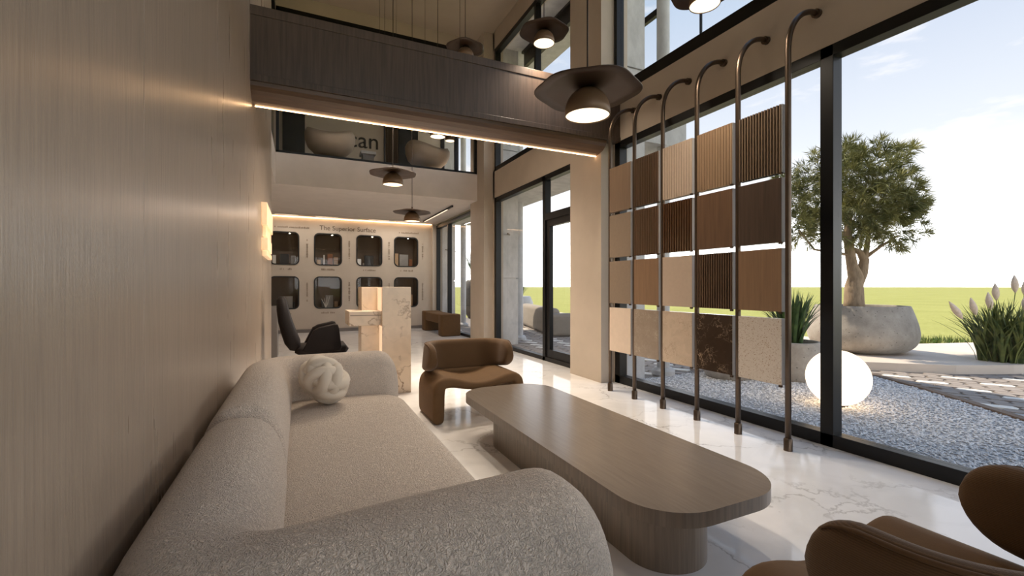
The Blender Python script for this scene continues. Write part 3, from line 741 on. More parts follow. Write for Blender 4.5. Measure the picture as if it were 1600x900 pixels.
# ------------------------------------------------------------------ pole rack with sample panels
PX = 3.37; PYS = [4.41, 3.975, 3.54, 3.10, 2.66, 2.225]
which = ['farthest curved steel pole of the sample rack, beside the column', 'second curved steel pole of the sample rack from the column', 'third curved steel pole of the sample rack from the column', 'fourth curved steel pole of the sample rack from the column', 'fifth curved steel pole of the sample rack, second nearest', 'nearest curved steel pole of the sample rack']
tubepts = [(0, 0, 0.0), (0, 0, 1.0), (0, 0, 2.0), (0, 0, 3.06)] + [(0.36 * (1 - math.cos(a)), 0, 3.06 + 0.37 * math.sin(a)) for a in [k * PI / 24 for k in range(1, 13)]]
tubepts[-1] = (0.372, 0, 3.428)
pole0 = None
for i, y in enumerate(PYS):
    if pole0 is None:
        pole0 = t = thing('curved_pole', which[0], 'pole', (0, 0, 0), 'curved poles of the sample rack')
        fin('tube', tube(tubepts, 0.0215, 14), 'steel', t, sm=True)
        fin('foot_sleeve', lathe([(0.031, 0), (0.031, 0.085), (0.024, 0.095)], (0, 0, 0), 18), 'steel', t, angle=40)
        fin('wall_flange', tube([(0.335, 0, 3.424), (0.369, 0, 3.428)], 0.034, 16), 'steel', t, angle=40)
    else: t = copy_tree(pole0); tag(t, which[i])
    t.location = (PX, y, 0)
MAT['p_taupe'] = plain('panel_taupe', lin(140, 122, 104), 0.6, 0.04, 30)
MAT['p_tan'] = wood('panel_tan', lin(128, 106, 86), 0.5, (1, 1, 0.05), 60, 0.10, 0.05)
MAT['p_walnut'] = wood('panel_walnut', lin(98, 74, 56), 0.45, (1, 1, 0.05), 50, 0.25, 0.1)
MAT['p_walnut2'] = wood('panel_walnut_warm', lin(106, 79, 58), 0.45, (1, 1, 0.05), 50, 0.22, 0.1)
MAT['p_beige'] = plain('panel_beige', lin(196, 176, 156), 0.6, 0.03, 30)
MAT['p_oak'] = wood('panel_oak', lin(150, 123, 96), 0.5, (1, 1, 0.05), 50, 0.12, 0.1)
MAT['p_oak2'] = wood('panel_oak_warm', lin(136, 106, 79), 0.5, (1, 1, 0.05), 50, 0.14, 0.1)
MAT['p_grey'] = wood('panel_greyed_wood', lin(108, 88, 70), 0.5, (1, 1, 0.05), 50, 0.15, 0.1)
MAT['p_gloss'] = wood('panel_gloss_brown', lin(86, 58, 38), 0.18, (1, 1, 0.05), 50, 0.25, 0.05)
MAT['p_dark'] = wood('panel_dark_wood', lin(70, 54, 44), 0.45, (1, 1, 0.04), 55, 0.3, 0.12)
MAT['p_black'] = plain('panel_black_felt', lin(28, 22, 18), 0.8)
MAT['p_cream'] = plain('panel_cream', lin(224, 204, 184), 0.55, 0.03, 20)
MAT['p_stone'] = marble('panel_grey_stone', lin(156, 140, 124), lin(204, 190, 172), 7.0, 0.3, 0.07, 0.8)
MAT['p_marble'] = marble('panel_cream_marble', lin(206, 186, 164), lin(140, 104, 76), 5.0, 0.25, 0.05, 0.85)
MAT['p_emperador'] = marble('panel_dark_marble', lin(58, 45, 36), lin(214, 186, 156), 5.0, 0.2, 0.04, 1.0)
m = M('panel_terrazzo', lin(206, 188, 168), 0.45)
v = m.n('ShaderNodeTexVoronoi', Scale=150.0); m.l(m.coords(), v.inputs['Vector'])
rr = m.ramp(v.outputs[1], [(0.0, lin(140, 112, 90)), (0.14, lin(170, 144, 120)), (0.24, lin(204, 192, 178)), (1.0, lin(214, 204, 192))])
m.color(rr); MAT['p_terrazzo'] = m.m
MAT['p_lit_edge'] = plain('panel_lit_edge', lin(186, 182, 180), 0.45)  # pale tone that paints panel sides as lit by the window
ZR = [(2.130, 2.655), (1.594, 2.092), (1.056, 1.548), (0.491, 1.003)]
GRID = [
 [('p_tan', None, 0, 'plain tan panel'), ('p_walnut', 'p_black', 14, 'dark brown slatted panel'), ('p_beige', 'p_taupe', 12, 'pale beige finely ribbed panel'), ('p_oak', 'p_oak2', 13, 'light oak ribbed panel'), ('p_grey', 'p_black', 15, 'greyed brown boldly slatted panel')],
 [('p_taupe', None, 0, 'plain taupe panel'), ('p_walnut2', 'p_black', 14, 'warm brown slatted panel'), ('p_gloss', 'p_black', 12, 'glossy dark brown slatted panel'), ('p_walnut2', None, 0, 'reddish walnut veneer panel'), ('p_dark', None, 0, 'near-black wood veneer panel')],
 [('p_taupe', None, 0, 'plain taupe panel'), ('p_oak2', None, 0, 'tan wood veneer panel'), ('p_beige', None, 0, 'plain beige panel'), ('p_walnut', 'p_black', 15, 'black panel with thin brown slats'), ('p_oak2', None, 0, 'warm oak veneer panel')],
 [('p_cream', None, 0, 'plain cream panel'), ('p_stone', None, 0, 'grey-beige veined stone panel'), ('p_marble', None, 0, 'cream marble panel'), ('p_emperador', None, 0, 'dark brown marble panel with pale veins'), ('p_terrazzo', None, 0, 'speckled beige terrazzo panel')]]
rown = ['top row', 'second row', 'third row', 'bottom row']; coln = ['farthest column', 'second column from far end', 'middle column', 'second nearest column', 'nearest column']
for r in range(4):
    for c in range(5):
        mt, bk, ns, lab = GRID[r][c]
        y0, y1 = PYS[c + 1] + 0.036, PYS[c] - 0.0235; z0, z1 = ZR[r]; fx = 3.342
        t = thing('sample_panel', f'{lab} on the rack, {rown[r]}, {coln[c]}', 'sample panel', (3.37, (y0 + y1) / 2, z0), 'material samples on the pole rack')
        if ns:
            fin('backing', bx(((fx + 0.018, y0, z0), (3.400, y1, z1))), bk, t)
            bm = bmesh.new(); p = (y1 - y0) / ns; gp = (0.30 if (r, c) == (2, 3) else 0.25) if bk == 'p_black' else 0.10
            for k in range(ns): box(bm, (fx, y0 + p * (k + gp), z0), (fx + 0.0185, y0 + p * (k + 1 - gp), z1))
            fin('slats', bm, mt, t, kind='stuff')
        else:
            fin('board', bx(((fx, y0, z0), (3.400, y1, z1)), bev=0.0015, seg=1), mt, t)
        fin('lit_edge', bx(((fx + 0.004, y0 - 0.004, z0), (3.400, y0, z1))), 'p_lit_edge', t)  # thin pale plate, window light painted onto the panel's near side
        for yy in (y0 + 0.006, y1 - 0.006):
            for zz in (z0 + 0.03,): fin('clip', bx(((fx - 0.006, yy - 0.012, zz - 0.045), (fx + 0.01, yy + 0.012, zz - 0.029))), 'steel', t)

# ------------------------------------------------------------------ upstairs furniture
def shell_chair(loc, rz, w, label):
    t = thing('shell_armchair', label, 'chair', loc, 'shell armchairs upstairs', rz)
    n = 40; rings = []
    for r_, z in ((0.10, 0.18), (0.30, 0.21), (0.42, 0.32), (0.47, 0.46), (0.475, 0.58), (0.43, 0.66), (0.40, 0.65), (0.42, 0.57), (0.40, 0.46), (0.33, 0.40), (0.05, 0.38)):
        ring = []
        for j in range(n):
            a = 2 * PI * j / n; dip = 1 - 0.22 * max(0, math.cos(a)) ** 2 * (1 if z > 0.42 else 0)
            ring.append((r_ * w * math.cos(a), r_ * w * math.sin(a), z * dip))
        rings.append(ring)
    rings = [[(x, y, z * 1.1) for x, y, z in q] for q in rings]
    fin('shell', loft(rings), 'shell', t, sm=True, local=True)
    fin('pedestal', lathe([(0.28, 0.0), (0.26, 0.02), (0.06, 0.04), (0.06, 0.19)], (0, 0, 0), 24), 'dark', t, local=True)
    return t
shell_chair((0.55, 9.97, SZ), -1.7, 1.02, 'pale shell armchair behind the left half of the balcony glass')
shell_chair((2.60, 10.05, SZ), -1.2, 1.05, 'darker shell armchair behind the right half of the balcony glass')
t = thing('side_table', 'small grey side table between the two shell armchairs upstairs', 'table', (1.27, 9.85, SZ))
fin('tabletop', bx(((1.12, 9.68, SZ + 0.26), (1.42, 10.0, SZ + 0.32)), bev=0.006), 'white_pot', t); fin('base', bx(((1.16, 9.72, SZ), (1.38, 9.96, SZ + 0.26))), 'grey_panel', t)

# ------------------------------------------------------------------ samples shown in the niches
MAT['s_copper'] = plain('copper_tone', lin(150, 96, 60), 0.35, 0.1, 8)
MAT['s_grey'] = plain('stone_grey', lin(150, 144, 138), 0.5, 0.1, 8)
MAT['s_white'] = plain('stone_white', lin(222, 214, 204), 0.5, 0.05, 8)
MAT['s_black'] = plain('stone_black', lin(54, 50, 48), 0.4, 0.1, 8)
MAT['s_tan'] = plain('stone_tan', lin(186, 150, 112), 0.5, 0.1, 8)
SAMPLES = {(0, 1): [('s_white', 0.10, 0.08, 0.26), ('s_black', 0.34, 0.22, 0.30), ('s_grey', 0.56, 0.12, 0.26)], (1, 1): [('s_tan', 0.12, 0.10, 0.16), ('s_white', 0.26, 0.04, 0.30), ('s_copper', 0.42, 0.14, 0.34), ('s_tan', 0.58, 0.12, 0.26)],
 (2, 1): [('s_white', 0.10, 0.10, 0.20), ('s_black', 0.38, 0.26, 0.32), ('s_white', 0.25, 0.07, 0.10)], (3, 1): [('s_tan', 0.10, 0.12, 0.40), ('s_grey', 0.34, 0.26, 0.38), ('s_copper', 0.56, 0.10, 0.24)],
 (0, 0): [('s_grey', 0.40, 0.30, 0.34), ('s_black', 0.56, 0.08, 0.18)], (1, 0): [('s_black', 0.24, 0.10, 0.22), ('s_grey', 0.40, 0.20, 0.36), ('s_tan', 0.58, 0.10, 0.18)], (2, 0): [('s_black', 0.20, 0.18, 0.55), ('s_tan', 0.48, 0.16, 0.3)], (3, 0): [('s_grey', 0.30, 0.22, 0.5), ('s_tan', 0.56, 0.10, 0.36)]}
cname = {'s_copper': 'copper toned', 's_grey': 'grey', 's_white': 'white', 's_black': 'black', 's_tan': 'tan'}
for (i, j), L in SAMPLES.items():
    x0, x1, z0, z1 = NICHE[(i, j)]
    for k, (mt, dx, w, h) in enumerate(L):
        yb = 13.72 + 0.07 * k
        where = ['left', 'middle', 'right', 'far right'][k]
        bm = bx(((x0 + dx - w / 2, yb, z0), (x0 + dx + w / 2, yb + 0.05, z0 + h)), bev=0.006)
        single('stone_sample', bm, mt, f'{cname[mt]} sample slab ({where}) inside the {"upper" if j else "lower"} {posn[i]} display niche', 'sample slab', (x0 + dx, yb + 0.025, z0), 'sample slabs in the display niches')
def twig(x, z, label):
    t = thing('dried_twig', label, 'branch', (x, 13.7, z))
    for k in range(4):
        a = (k - 1.5) * 0.35; fin('branch', tube([(x, 13.7, z), (x + 0.1 * math.sin(a), 13.7, z + 0.14), (x + 0.22 * math.sin(a), 13.69, z + 0.26 + 0.03 * k)], [0.010, 0.008, 0.003], 6), 's_white', t)
twig(NX[1][0] + 0.30, NZ[0][0] + 0.002, 'white twig sculpture in the lower niche second from left')

# ------------------------------------------------------------------ outdoors: building side
for a, b, xo in ((4.84, 5.55, 4.28), (8.93, 9.78, 4.33), (13.45, 14.0, 4.35)):
    f_ = struct('facade_fin', bx(((TW, a, -0.2), (xo, b, 1.42)), ((TW, a, 1.445), (xo, b, 4.20)), ((TW, a, 4.225), (xo, b, 6.42)), ((TW, a + 0.03, 1.4), (xo - 0.03, b, 4.24))), 'ext')
struct('roof_overhang', bx(((TW, 4.84, 6.42), (5.25, 14.2, 6.72))), 'ext')
struct('roof', bx(((-3.4, -3.5, CZ + 0.3), (TW + 0.1, 14.3, CZ + 0.55))), 'ext')
for y in (4.93, 9.62, 13.7):
    t = thing('round_column', f'slim round concrete column outside, {"beside the pole rack windows" if y < 6 else ("seen through the doorway bay" if y < 11 else "seen through the back-room window")}', 'column', (4.70, y, 0), 'round columns of the portico')
    fin('shaft', lathe([(0.088, 0.10), (0.088, 6.42)], (4.70, y, 0), 24), 'ext', t, angle=40)
    fin('base', lathe([(0.16, 0.0), (0.16, 0.06), (0.12, 0.10)], (4.70, y, 0), 24), 'ext', t, angle=40)
t = thing('steel_beam', 'dark steel beam running under the roof overhang outside the doorway bay', 'beam', (4.5, 7.4, 6.0))
fin('flange', bx(((4.40, 5.6, 6.37), (4.60, 8.9, 6.42))), 'metal', t); fin('web', bx(((4.46, 5.6, 6.10), (4.54, 8.9, 6.37))), 'metal', t)
t = thing('terrace_screen', 'black framed glass screen outside the upper windows', 'screen', (4.95, 5.6, 3.73))
fin('post', bx(((4.92, 5.23, 3.70), (4.98, 5.30, 6.42))), 'metal', t); fin('post', bx(((4.92, 6.4, 3.70), (4.98, 6.46, 6.42))), 'metal', t)
fin('rail', bx(((4.92, 5.28, 5.40), (4.98, 6.42, 5.50))), 'metal', t); fin('pane', bx(((4.945, 5.28, 3.70), (4.953, 6.42, 6.42))), 'glass', t)
struct('terrace_slab', bx(((TW, 4.84, 3.25), (5.05, 14.0, 3.70))), 'ext')
for y, z in ((8.75, 2.38), (13.30, 2.38)):
    single('facade_rod', tube([(4.0, y, z), (4.62, y + 0.9, z + 0.02)], 0.016, 8), 'steel', f'thin steel rod between fin and column outside the {"doorway bay" if y < 10 else "back-room window"}', 'rod', (4.0, y, z), 'steel rods outside')

# ------------------------------------------------------------------ ground, gravel, paving, deck
struct('field', bx(((-300, -300, -0.32), (1500, 1500, -0.08))), 'field')
struct('gravel_bed', prism([(TW - 0.1, -3.2), (4.2, -3.2), (7.30, 3.50), (7.42, 3.95), (7.30, 4.45), (6.9, 4.85), (TW - 0.1, 4.85)], -0.15, -0.012), 'gravel')
def inpoly(x, y, P):
    c = False
    for i in range(len(P)):
        (x1, y1), (x2, y2) = P[i - 1], P[i]
        if (y1 > y) != (y2 > y) and x < (x2 - x1) * (y - y1) / (y2 - y1) + x1: c = not c
    return c
KL = [(4.55, -2.4), (5.72, 1.0), (6.18, 1.8), (6.93, 2.85), (7.33, 3.55), (7.44, 4.0), (7.32, 4.45), (6.9, 4.83)]
GP = [(TW + 0.03, -0.5)] + [(5.15, -0.5)] + [(x - 0.06, y) for x, y in KL[1:]] + [(TW + 0.03, 4.83)]
vs, fs = [], []
rnd = random.Random(3)
cnt = 0
while cnt < 26000:
    x, y = rnd.uniform(TW + 0.03, 7.5), rnd.uniform(-0.4, 4.83)
    if not inpoly(x, y, GP): continue
    cnt += 1
    r_ = rnd.uniform(0.007, 0.016); a = rnd.uniform(0, 6.28); b0 = len(vs); z = -0.010
    for k in range(4):
        q = a + k * PI / 2; rr_ = r_ * rnd.uniform(0.7, 1.3); vs.append((x + rr_ * math.cos(q), y + rr_ * math.sin(q), z + r_ * 0.35))
    vs.append((x + r_ * rnd.uniform(-.3, .3), y + r_ * rnd.uniform(-.3, .3), z + r_ * rnd.uniform(0.7, 1.2))); vs.append((x, y, z - 0.004))
    for k in range(4): fs.append((b0 + k, b0 + (k + 1) % 4, b0 + 4)); fs.append((b0 + (k + 1) % 4, b0 + k, b0 + 5))
o = pydata('gravel', vs, fs, 'stone', kind='stuff', at=(5.4, 2.2, 0)); tag(o, 'grey loose gravel lying outside the big window', 'gravel')
# kerb along the paving
KP = arcpath(KL, 0.12, 6, 0.3); rings = []
for i, p in enumerate(KP):
    a = KP[max(0, i - 1)]; b = KP[min(len(KP) - 1, i + 1)]; t_ = (b - a).normalized(); n_ = Vector((t_.y, -t_.x)) * 0.045
    rings.append([(p.x - n_.x, p.y - n_.y, -0.1), (p.x - n_.x, p.y - n_.y, 0.012), (p.x + n_.x, p.y + n_.y, 0.012), (p.x + n_.x, p.y + n_.y, -0.1)])
struct('kerb', loft(rings), 'kerb')
# raised pale deck
DP = [(7.25, 17.5), (7.25, 5.2), (7.38, 4.5), (7.60, 3.98), (7.98, 3.62), (8.55, 3.17), (9.3, 2.82), (10.3, 2.55), (12.2, 2.3), (14.5, 2.2), (14.5, 3.6), (12.4, 4.3), (10.9, 4.75), (10.4, 6.2), (10.3, 17.5)]
struct('deck', prism(DP, -0.1, 0.12, bev=0.006, seg=2), 'deck')
struct('paving_base', prism([(4.2, -3.2), (10.5, -3.2), (16, 2.3), (12.2, 2.35), (9.3, 2.9), (7.6, 4.1), (7.4, 6), (7.35, 17.5), (TW - 0.1, 17.5), (TW - 0.1, 4.86), (6.9, 4.86), (7.4, 4.0), (6.18, 1.8), (5.6, 0.5)], -0.2, -0.013), 'joint')
# pavers: staggered courses, each stone its own piece; the white ones in a regular pattern
pav = thing('paving', None, None, (6.8, 3, 0)); pav['kind'] = 'structure'
ud = Vector((0.50, -0.866)); vd = Vector((0.866, 0.50))          # long axis, course direction
PL, PW = 0.33, 0.15
hexp = [(-0.5, 0), (-0.40, 0.48), (0.40, 0.48), (0.5, 0), (0.40, -0.48), (-0.40, -0.48)]
def paver_mesh(name, mt):
    bm = bmesh.new()
    pts = [(ud.x * a * PL * 0.97 + vd.x * b * PW * 0.97, ud.y * a * PL * 0.97 + vd.y * b * PW * 0.97) for a, b in hexp]
    prism(pts, -0.03, 0.0, bm); me = bpy.data.meshes.new(name); bmesh.ops.recalc_face_normals(bm, faces=bm.faces); bm.to_mesh(me); bm.free(); me.materials.append(MAT[mt]); return me
pg, pw_ = paver_mesh('paver', 'paver'), paver_mesh('white_paver', 'paver_white')
KE = [(x + 0.07, y) for x, y in KL]
ZONE = [(4.63, -2.4)] + KE[1:] + [(6.9, 4.93), (3.98, 4.93), (3.98, 12.5), (7.2, 12.5), (7.2, 5.2), (7.33, 4.47), (7.55, 3.93), (7.93, 3.57), (8.5, 3.12), (9.25, 2.77), (10.3, 2.5), (11.5, 2.3), (10.5, -2.4)]
fins_ = [(3.9, 4.7, 4.4, 5.7), (3.9, 8.8, 4.45, 9.9)]
allp = []
for i in range(-90, 90):
    for j in range(-90, 110):
        c_ = Vector((6.8, 3.0)) + vd * (i * PW) + ud * ((j + 0.5 * (i % 2)) * PL)
        if not inpoly(c_.x, c_.y, ZONE): continue
        if any(a < c_.x < c and b < c_.y < d for a, b, c, d in fins_): continue
        white = (i % 2 == 0) and ((j + (i // 2)) % 3 == 0)
        allp.append((c_.x * math.sin(math.radians(25.1)) + c_.y * math.cos(math.radians(25.1)), c_, white))
def vis(c_):
    d_ = c_.x * 0.4242 + c_.y * 0.9056; l_ = c_.x * 0.9056 - c_.y * 0.4242
    return d_ > 1 and 800 + 705 * l_ / d_ < 1640
allp.sort(key=lambda q: (not vis(q[1]), q[0]))
svs, sfs, wvs, wfs = [], [], [], []
for k, (d_, c_, white) in enumerate(allp):
    h = random.uniform(-0.004, 0.002)
    if k < 300:
        o = bpy.data.objects.new('paver', pw_ if white else pg); C.objects.link(o); o.parent = pav; o.location = (c_.x - 6.8, c_.y - 3, h)
        if white: o['label'] = 'white paver'
    else:
        V, F = (wvs, wfs) if white else (svs, sfs); b0 = len(V)
        pts = [(c_.x + ud.x * a * PL * 0.97 + vd.x * b * PW * 0.97, c_.y + ud.y * a * PL * 0.97 + vd.y * b * PW * 0.97) for a, b in hexp]
        V += [(x, y, h) for x, y in pts] + [(x, y, -0.03) for x, y in pts]
        F.append(tuple(b0 + q for q in range(5, -1, -1)))
        for q in range(6): F.append((b0 + q, b0 + (q + 1) % 6, b0 + 6 + (q + 1) % 6, b0 + 6 + q))
pydata('pavers', svs, sfs, 'paver', pav, kind='stuff'); o = pydata('white_pavers', wvs, wfs, 'paver_white', pav, kind='stuff'); o['label'] = 'white pavers'

# ------------------------------------------------------------------ planters and plants
def blades(base, n, h, spread, w, bend=0.6, rnd=random, segs=5, lean=0.0, r0=0.05):
    vs, fs = [], []
    for k in range(n):
        a = rnd.uniform(0, 2 * PI); L = h * rnd.uniform(0.6, 1.0); out = spread * rnd.uniform(0.1, 1.0); ww = w * rnd.uniform(0.7, 1.2)
        bx_, by_ = base[0] + r0 * math.cos(a) * rnd.random(), base[1] + r0 * math.sin(a) * rnd.random(); sx, sy = -math.sin(a), math.cos(a); b0 = len(vs)
        for s_ in range(segs + 1):
            t_ = s_ / segs; d_ = out * (t_ ** (1 + bend)); z = L * (t_ - 0.18 * t_ ** 3 * (out / spread)); wi = ww * (1 - t_ ** 2.2) * (0.75 + 0.5 * t_) + 0.0008
            cx, cy = bx_ + math.cos(a) * d_, by_ + math.sin(a) * d_
            vs.append((cx + sx * wi, cy + sy * wi, base[2] + z)); vs.append((cx, cy, base[2] + z - wi * 0.5)); vs.append((cx - sx * wi, cy - sy * wi, base[2] + z))
            if s_:
                q = b0 + 3 * s_; fs.append((q - 3, q - 2, q + 1, q)); fs.append((q - 2, q - 1, q + 2, q + 1))
    return vs, fs
# big planter with the tree
BC = (8.98, 4.62)
t = thing('planter', 'big round pitted concrete planter holding the tree', 'planter', (BC[0], BC[1], 0.12))
fin('bowl', lathe(catmull([(0.44, 0.0), (0.54, 0.008), (0.66, 0.06), (0.755, 0.16), (0.795, 0.29), (0.785, 0.44), (0.745, 0.60), (0.70, 0.74), (0.680, 0.793)], 4) + [(0.672, 0.80), (0.645, 0.80), (0.638, 0.79), (0.65, 0.72), (0.64, 0.66)], (BC[0], BC[1], 0.121), 80, cap=False), 'pitted', t, sm=True)
fin('soil', lathe([(0.66, 0.68), (0.3, 0.70), (0.01, 0.71)], (BC[0], BC[1], 0.12), 40), 'soil', t, sm=True)
tr = thing('tree', 'bushy olive-green tree with a pale forked trunk in the big concrete planter', 'tree', (BC[0] - 0.06, BC[1] + 0.05, 0.83))
rv = Vector((0.9056, -0.4242, 0)); fv = Vector((0.4242, 0.9056, 0)); up = Vector((0, 0, 1)); T0 = Vector((BC[0] - 0.10, BC[1] + 0.05, 0.0))
def tp(a, b, z): return T0 + rv * a * 1.08 + fv * b * 1.08 + up * (z + 0.05 * max(0, z - 1.2))
bm = bmesh.new()
tube([tp(0.0, 0, 0.80), tp(0.0, 0, 1.0), tp(0.0, 0.0, 1.25), tp(0.03, 0, 1.42), tp(-0.03, 0, 1.6), tp(-0.07, 0, 1.85), tp(-0.10, 0.02, 2.15), tp(-0.05, 0, 2.5)], [0.165, 0.15, 0.14, 0.12, 0.085, 0.075, 0.06, 0.03], 14, bm)
tube([tp(0.05, 0, 1.30), tp(0.13, 0, 1.48), tp(0.17, 0.0, 1.7), tp(0.12, 0.03, 1.83), tp(0.0, 0.05, 1.9), tp(-0.1, 0.1, 2.2)], [0.10, 0.09, 0.075, 0.055, 0.04, 0.02], 12, bm)
tube([tp(0.17, 0, 1.68), tp(0.20, 0, 1.85), tp(0.28, 0.05, 2.1), tp(0.25, 0.1, 2.5)], [0.06, 0.045, 0.035, 0.02], 10, bm)
tube([tp(0.20, 0, 1.75), tp(0.36, -0.1, 1.92), tp(0.6, -0.15, 2.1)], [0.035, 0.025, 0.012], 8, bm)
tube([tp(-0.05, 0, 1.78), tp(-0.3, 0, 1.82), tp(-0.62, 0.05, 1.88), tp(-0.9, 0, 2.2)], [0.03, 0.022, 0.02, 0.012], 8, bm)
tube([tp(0.3, 0.1, 2.4), tp(0.72, 0.0, 3.1), tp(0.86, 0, 3.55)], [0.018, 0.012, 0.006], 6, bm)
fin('trunk', bm, 'bark', tr, sm=True)
rnd = random.Random(11)
blobs = [((0.05, 0, 2.75), (0.82, 0.85, 0.62)), ((-0.35, 0, 3.0), (0.62, 0.6, 0.62)), ((0.42, 0, 2.5), (0.62, 0.6, 0.55)), ((0.15, 0, 3.25), (0.72, 0.6, 0.42)), ((-0.98, 0.1, 2.62), (0.36, 0.4, 0.55)), ((-0.85, 0, 2.25), (0.36, 0.4, 0.32)), ((0.55, -0.1, 2.2), (0.50, 0.5, 0.35)), ((-0.2, 0, 2.3), (0.62, 0.6, 0.4)), ((0.85, 0, 2.6), (0.33, 0.3, 0.25)), ((0.86, 0, 3.55), (0.22, 0.15, 0.09)), ((-0.1, 0, 3.55), (0.35, 0.3, 0.16)), ((-1.12, 0, 2.95), (0.16, 0.2, 0.3))]
vs, fs = [], []
vol = [a[1][0] * a[1][1] * a[1][2] for a in blobs]
tufts = []
for (cc, rad_), v_ in zip(blobs, vol):
    for k in range(int(10 + 560 * v_ ** 0.85)):
        while True:
            p = Vector((rnd.uniform(-1, 1), rnd.uniform(-1, 1), rnd.uniform(-1, 1)))
            if 0.35 < p.length < 1: break
        q = tp(cc[0] + p.x * rad_[0], cc[1] + p.y * rad_[1], cc[2] + p.z * rad_[2]); dr = (rv * p.x + fv * p.y + up * (p.z + 0.35)).normalized(); tufts.append((q, dr))
for q, dr in tufts:
    for k in range(30):
        d_ = (dr + Vector((rnd.gauss(0, .6), rnd.gauss(0, .6), rnd.gauss(0, .6)))).normalized(); L = rnd.uniform(0.10, 0.23); s_ = d_.cross(Vector((rnd.gauss(0, 1), rnd.gauss(0, 1), rnd.gauss(0, 1)))).normalized() * rnd.uniform(0.004, 0.0075)
        b0 = len(vs); m_ = q + d_ * L * 0.5; e_ = q + d_ * L + Vector((0, 0, -0.02)); vs += [q, m_ + s_, m_ - s_, e_]
        fs += [(b0, b0 + 1, b0 + 2), (b0 + 1, b0 + 3, b0 + 2)]
pydata('foliage', vs, fs, 'leaf', tr, kind='stuff')

# agave pots
def pot_plant(c, r_, h, bh, n, label, plabel, seed):
    t = thing('planter', label, 'planter', (c[0], c[1], c[2]), 'round concrete pots on the gravel')
    fin('bowl', lathe(catmull([(r_ * 0.72, 0.0), (r_ * 0.84, 0.02), (r_ * 0.97, h * 0.35), (r_, h * 0.6), (r_ * 0.96, h * 0.9), (r_ * 0.93, h * 0.985)], 4) + [(r_ * 0.91, h), (r_ * 0.85, h), (r_ * 0.86, h * 0.88)], c, 56, cap=False), 'pitted', t, sm=True)
    fin('soil', lathe([(r_ * 0.87, h * 0.9), (0.01, h * 0.93)], c, 28), 'soil', t)
    p = thing('agave', plabel, 'plant', (c[0], c[1], c[2] + h * 0.9), 'spiky plants in the concrete pots')
    vs, fs = blades((c[0], c[1], c[2] + h * 0.9), n, bh, r_ * 1.05, 0.021, 0.5, random.Random(seed), 6, r0=r_ * 0.4)
    pydata('leaves', vs, fs, 'agave', p, kind='stuff', sm=True)
pot_plant((6.10, 3.98, -0.01), 0.36, 0.52, 0.80, 150, 'round concrete pot behind the glowing globe', 'spiky green plant in the pot behind the glowing globe', 5)
pot_plant((5.42, 4.42, -0.01), 0.36, 0.40, 0.36, 70, 'low concrete pot half hidden behind the sample panels', 'spiky green plant half hidden behind the sample panels', 6)
# ornamental grass on the deck
GC = (9.62, 3.02, 0.118)
t = thing('pampas_grass', 'clump of tall reed grass with pale plumes on the deck edge', 'plant', GC)
vs, fs = [], []
rg = random.Random(21)
for k in range(30):
    cx, cy = GC[0] + rg.uniform(-0.18, 0.50), GC[1] + rg.uniform(-0.22, 0.25); a, b = blades((cx, cy, GC[2]), 11, 1.0, 0.62, 0.019, 0.7, rg, 6, r0=0.07); o_ = len(vs); vs += a; fs += [tuple(i + o_ for i in f_) for f_ in b]
pydata('leaves', vs, fs, 'reed', t, kind='stuff', sm=True)
for k, (a, b, z, ln) in enumerate(((-0.42, 0.0, 0.92, -0.12), (-0.20, 0, 1.0, -0.06), (-0.06, 0.05, 1.14, -0.03), (0.06, -0.1, 1.26, -0.02), (0.30, 0.0, 1.0, 0.1), (0.42, 0.1, 1.22, 0.06), (0.52, 0.0, 1.08, 0.12), (-0.62, 0, 0.86, -0.3))):
    p0 = Vector(GC) + rv * (a * 0.4); p1 = Vector(GC) + rv * a + fv * b + up * (z - 0.22); p2 = p1 + rv * ln * 0.7 + up * 0.27
    s_ = fin('stem', tube([p0, p0.lerp(p1, 0.5) + rv * 0.02 * a, p1], 0.005, 6), 'reed', t)
    pts = [p1.lerp(p2, q / 7) for q in range(8)]
    fin('plume', tube(pts, [0.006, 0.026, 0.040, 0.046, 0.042, 0.034, 0.020, 0.004], 8), 'plume', s_, sm=True)
# rough turf tuft beyond the deck
vs, fs = [], []
for k in range(420):
    q = (rg.uniform(10.0, 13.4), 0, -0.08); yy = 4.95 + rg.uniform(0, 0.7) - (q[0] - 10.9) * 0.3
    a, b = blades((q[0], yy + 0.15, -0.08), 6, 0.34 * rg.uniform(0.5, 1), 0.10, 0.012, 0.5, rg, 3, r0=0.05); o_ = len(vs); vs += a; fs += [tuple(i + o_ for i in f_) for f_ in b]
o = pydata('grass', vs, fs, 'turf', kind='stuff', at=(11.5, 5, -0.08)); tag(o, 'strip of rough grass behind the pale deck', 'grass')

# glowing globe
bm = bmesh.new(); bmesh.ops.create_uvsphere(bm, u_segments=48, v_segments=24, radius=0.292); bmesh.ops.translate(bm, verts=bm.verts, vec=(5.18, 2.88, 0.282))
gl = thing('globe_lamp', 'glowing white globe lamp lying on the gravel outside the window', 'lamp', (5.18, 2.88, 0))
fin('globe', bm, 'globe', gl, sm=True); fin('foot', lathe([(0.10, -0.015), (0.10, 0.012)], (5.18, 2.88, 0), 20), 'metal', gl)

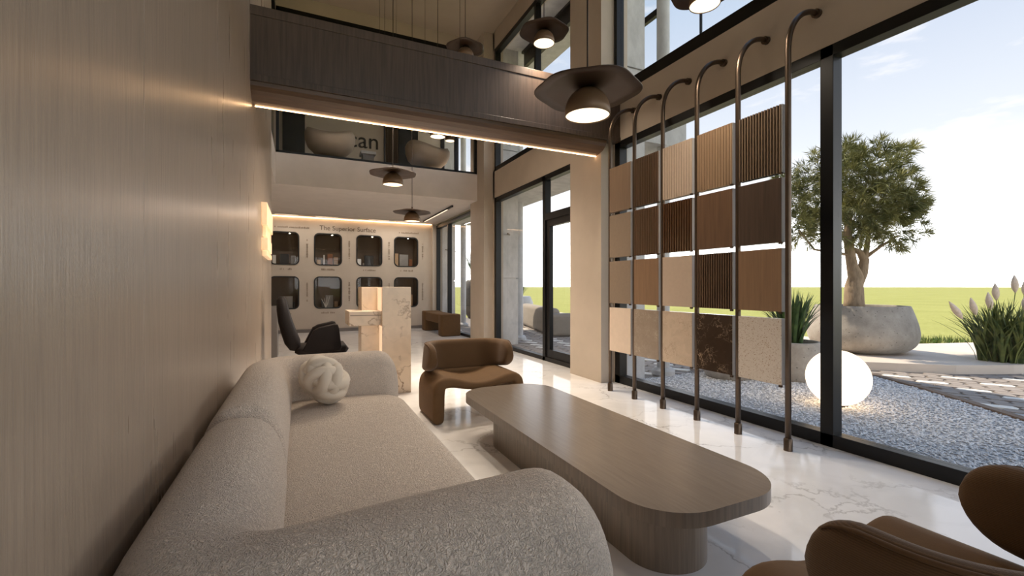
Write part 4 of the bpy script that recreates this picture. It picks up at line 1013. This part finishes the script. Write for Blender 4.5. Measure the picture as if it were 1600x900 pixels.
# outdoor lounge seen through the doorway bay
def rb(a, b, bev=0.06): return bx((a, b), bev=bev, seg=4)
t = thing('outdoor_sofa', 'grey rounded outdoor sofa on the paving beyond the doorway bay', 'sofa', (6.4, 10.7, 0))
fin('seat', rb((6.0, 9.0, 0.0), (6.9, 12.4, 0.40)), 'outsofa', t, angle=50); fin('backrest', rb((5.75, 8.9, 0.0), (6.1, 12.5, 0.70), 0.12), 'outsofa', t, angle=60)
fin('armrest', rb((5.8, 8.7, 0.0), (6.9, 9.02, 0.58), 0.1), 'outsofa', t, angle=60); fin('armrest', rb((5.8, 12.4, 0.0), (6.9, 12.7, 0.58), 0.1), 'outsofa', t, angle=60)
t.location = (6.75, 11.5, 0.0); t.rotation_euler.z = -0.27
def vase(c, prof, mt, label, plabel, bh, n, spread, seed):
    t = thing('planter', label, 'planter', c)
    fin('body', lathe(prof, (c[0], c[1], c[2] + 0.002), 36, cap=False), mt, t, sm=True); fin('base', lathe([(prof[0][0], 0), (0.01, 0.004)], (c[0], c[1], c[2] + 0.003), 24), mt, t)
    zt = prof[-1][1]; p = thing('shrub', plabel, 'plant', (c[0], c[1], c[2] + zt - 0.05))
    fin('soil', lathe([(prof[-1][0] * 0.97, zt - 0.03), (0.01, zt - 0.02)], c, 20), 'soil', t)
    vs, fs = blades((c[0], c[1], c[2] + zt - 0.05), n, bh, spread, 0.012, 0.4, random.Random(seed), 5, r0=0.05)
    rr_ = random.Random(seed)
    for (x, y, z) in vs[::9]:
        if z < c[2] + zt + bh * 0.3: continue
        for k in range(3):
            b0 = len(vs); d_ = Vector((rr_.gauss(0, 1), rr_.gauss(0, 1), rr_.gauss(0.4, 1))).normalized() * 0.12; s2 = d_.orthogonal().normalized() * 0.012
            pass
    pydata('leaves', vs, fs, 'agave', p, kind='stuff')
vase((7.05, 14.35, 0.12), [(0.2, 0), (0.34, 0.12), (0.45, 0.35), (0.45, 0.58), (0.36, 0.78), (0.33, 0.8), (0.30, 0.76)], 'white_pot', 'pale round pot beyond the doorway bay, by the outdoor sofa', 'feathery shrub in the pale round pot outdoors', 0.75, 90, 0.5, 31)
vase((6.34, 17.05, -0.08), [(0.22, 0), (0.37, 0.25), (0.5, 0.72), (0.5, 1.15), (0.35, 1.55), (0.31, 1.6), (0.28, 1.55)], 'dark_pot', 'tall dark vase outside the back-room window', 'spreading branches in the tall dark vase outdoors', 1.7, 110, 0.95, 32)
